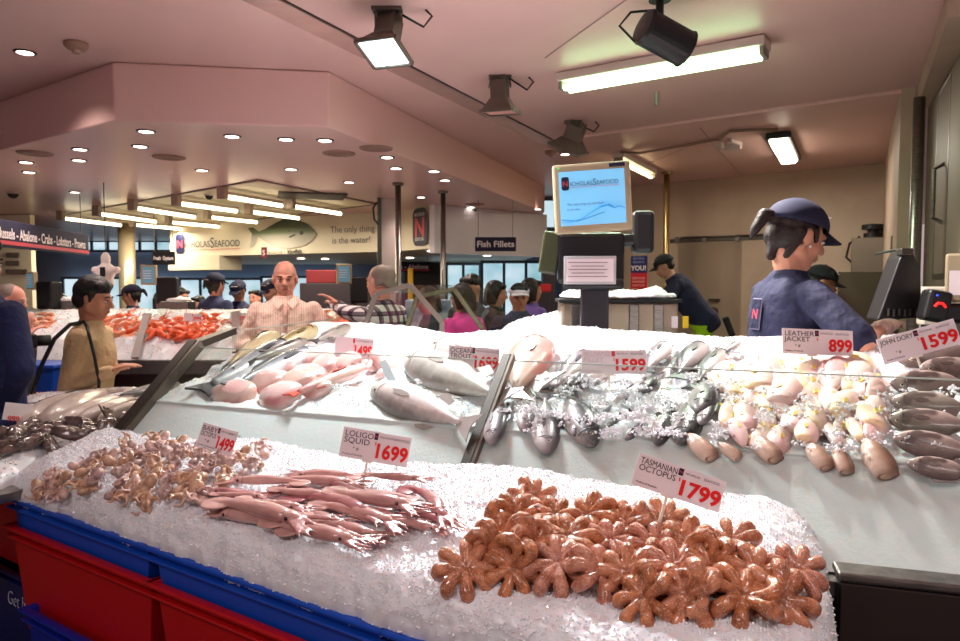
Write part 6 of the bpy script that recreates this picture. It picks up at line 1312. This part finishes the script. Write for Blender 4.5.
# weighing benches behind the prawn counter
for u, w_, lb in ((174, 32, 'steel weighing bench with ice behind the orange heap'), (60, 30, 'steel weighing bench with ice at the far left')):
    p = px(u, 305, Y=7.0); e = empty('weighing_bench', (p.x, 7.05, 0), 0, lb, 'bench'); MB().box((0, 0, p.z/2+.02), (w_*.01, .2, p.z+.04)).build('body', steel, e, bevel=.008); MB().ell((0, 0, p.z+.05), (w_*.0048, .1, .035)).build('ice', ice, e, smooth=True)
# hanging white toy figure
p = px(106, 272, Y=6.6); e = empty('hanging_figure', p, 0, 'white puffy inflatable figure hanging on a wire left of the round column', 'figure')
mb = MB(); mb.ell((0, 0, .12), (.045, .04, .07)); mb.ell((0, 0, 0), (.09, .06, .09)); mb.ell((-.09, 0, .02), (.05, .03, .035)); mb.ell((.09, 0, .02), (.05, .03, .035)); mb.ell((-.04, 0, -.1), (.04, .035, .05)); mb.ell((.04, 0, -.1), (.04, .035, .05))
bake(mb, 'body', M('puffy_white', (226, 214, 210), .5), e, voxel=.012); MB().box((0, -.06, .0), (.05, .01, .09)).build('chest_mark', black_plastic, e, bevel=.01); MB().cyl((0, 0, .18), (0, 0, LZ-p.z-.004), .004, n=6).build('wire', steel_dark, e)
# dark booth fittings behind the plaid shirt
def stand_box(name, u0, u1, v0, v1, Y, m, label, cat, th=.3, zb=0):
    a, b = px(u0, v1, Y=Y), px(u1, v0, Y=Y); z0 = a.z if zb is None else zb
    return MB().box(((a.x+b.x)/2, Y+th/2, (z0+b.z)/2), (b.x-a.x, th, b.z-z0)).build(name, m, label=label, cat=cat, bevel=.01)
stand_box('shop_cabinet', 300, 372, 283, 330, 8.6, M('booth_dark', (52, 42, 50), .6), 'dark fitted cabinet behind the bald man and the plaid shirt', 'cabinet')
stand_box('shop_cabinet', 405, 440, 262, 330, 10.6, M('booth_black', (30, 26, 30), .6), 'tall black cabinet behind the steel poles', 'cabinet')
stand_box('yellow_panel', 408, 413, 268, 330, 9.8, M('panel_yellow', (228, 170, 40), .6), 'slim yellow upright panel between the steel poles', 'panel', .05)
stand_box('red_banner', 306, 336, 270, 283.2, 8.6, M('banner_red', (120, 26, 36), .6), 'dark red banner above the dark cabinet', 'banner', .05, None)
stand_box('fish_counter', 405, 450, 300, 330, 6.6, M('blue_tiles', (120, 150, 190), .5, col2=(220, 224, 232), scale=14), 'blue and white patterned counter front behind the guards', 'counter', .3)
stand_box('shop_shelf', 543, 556, 262, 330, 8.4, M('shelf_dark', (60, 50, 60), .6), 'dark shelf unit with a red crate left of the big screen', 'shelf')
stand_box('red_crate', 537, 551, 284, 292, 8.0, M('crate_red', (214, 34, 46), .5), 'red crate on the shelf by the window', 'crate', .2, None)
stand_box('crate_stand', 538, 550, 292, 330, 8.0, M('shelf_dark'), 'dark stand under the red crate', 'stand', .2)
for n, (u, m_) in enumerate(((42, blue_p), (42, red_p))):
    p = px(u, 390, Y=5.3); e = empty('plastic_tub', (p.x, 5.25, n*.0), 0, ['blue tub on the floor behind the beige shirt', 'red tub standing behind the beige shirt, lower of the pair'][n], 'tub')
    z0, z1 = ((.70, 1.0), (.25, .80))[n]; MB().box((0, 0, (z0+z1)/2), (.42, .30, z1-z0), taper=.86).build('shell', m_, e, bevel=.01); MB().box((0, 0, z1), (.45, .33, .03)).build('rim', m_, e, bevel=.008)
    if n: MB().box((0, 0, .125), (.38, .28, .25)).build('lower_tub', dblue_p, e)
# clear plastic tag standing in the ice
for (u, v, lb) in ((391, 378, 'clear plastic tag standing in the ice above the nearest trout'), ):
    l_, n_ = hit(bvU, u, v+6); o = MB().box((0, 0, .02), (.032, .002, .11)).build('plastic_tag', M('tag_clear', (214, 226, 236), .2, alpha=.8), label=lb, cat='tag'); o.location = l_+Vector((0, -.02, .03)); o.rotation_euler = (-.3, -.5, 0)
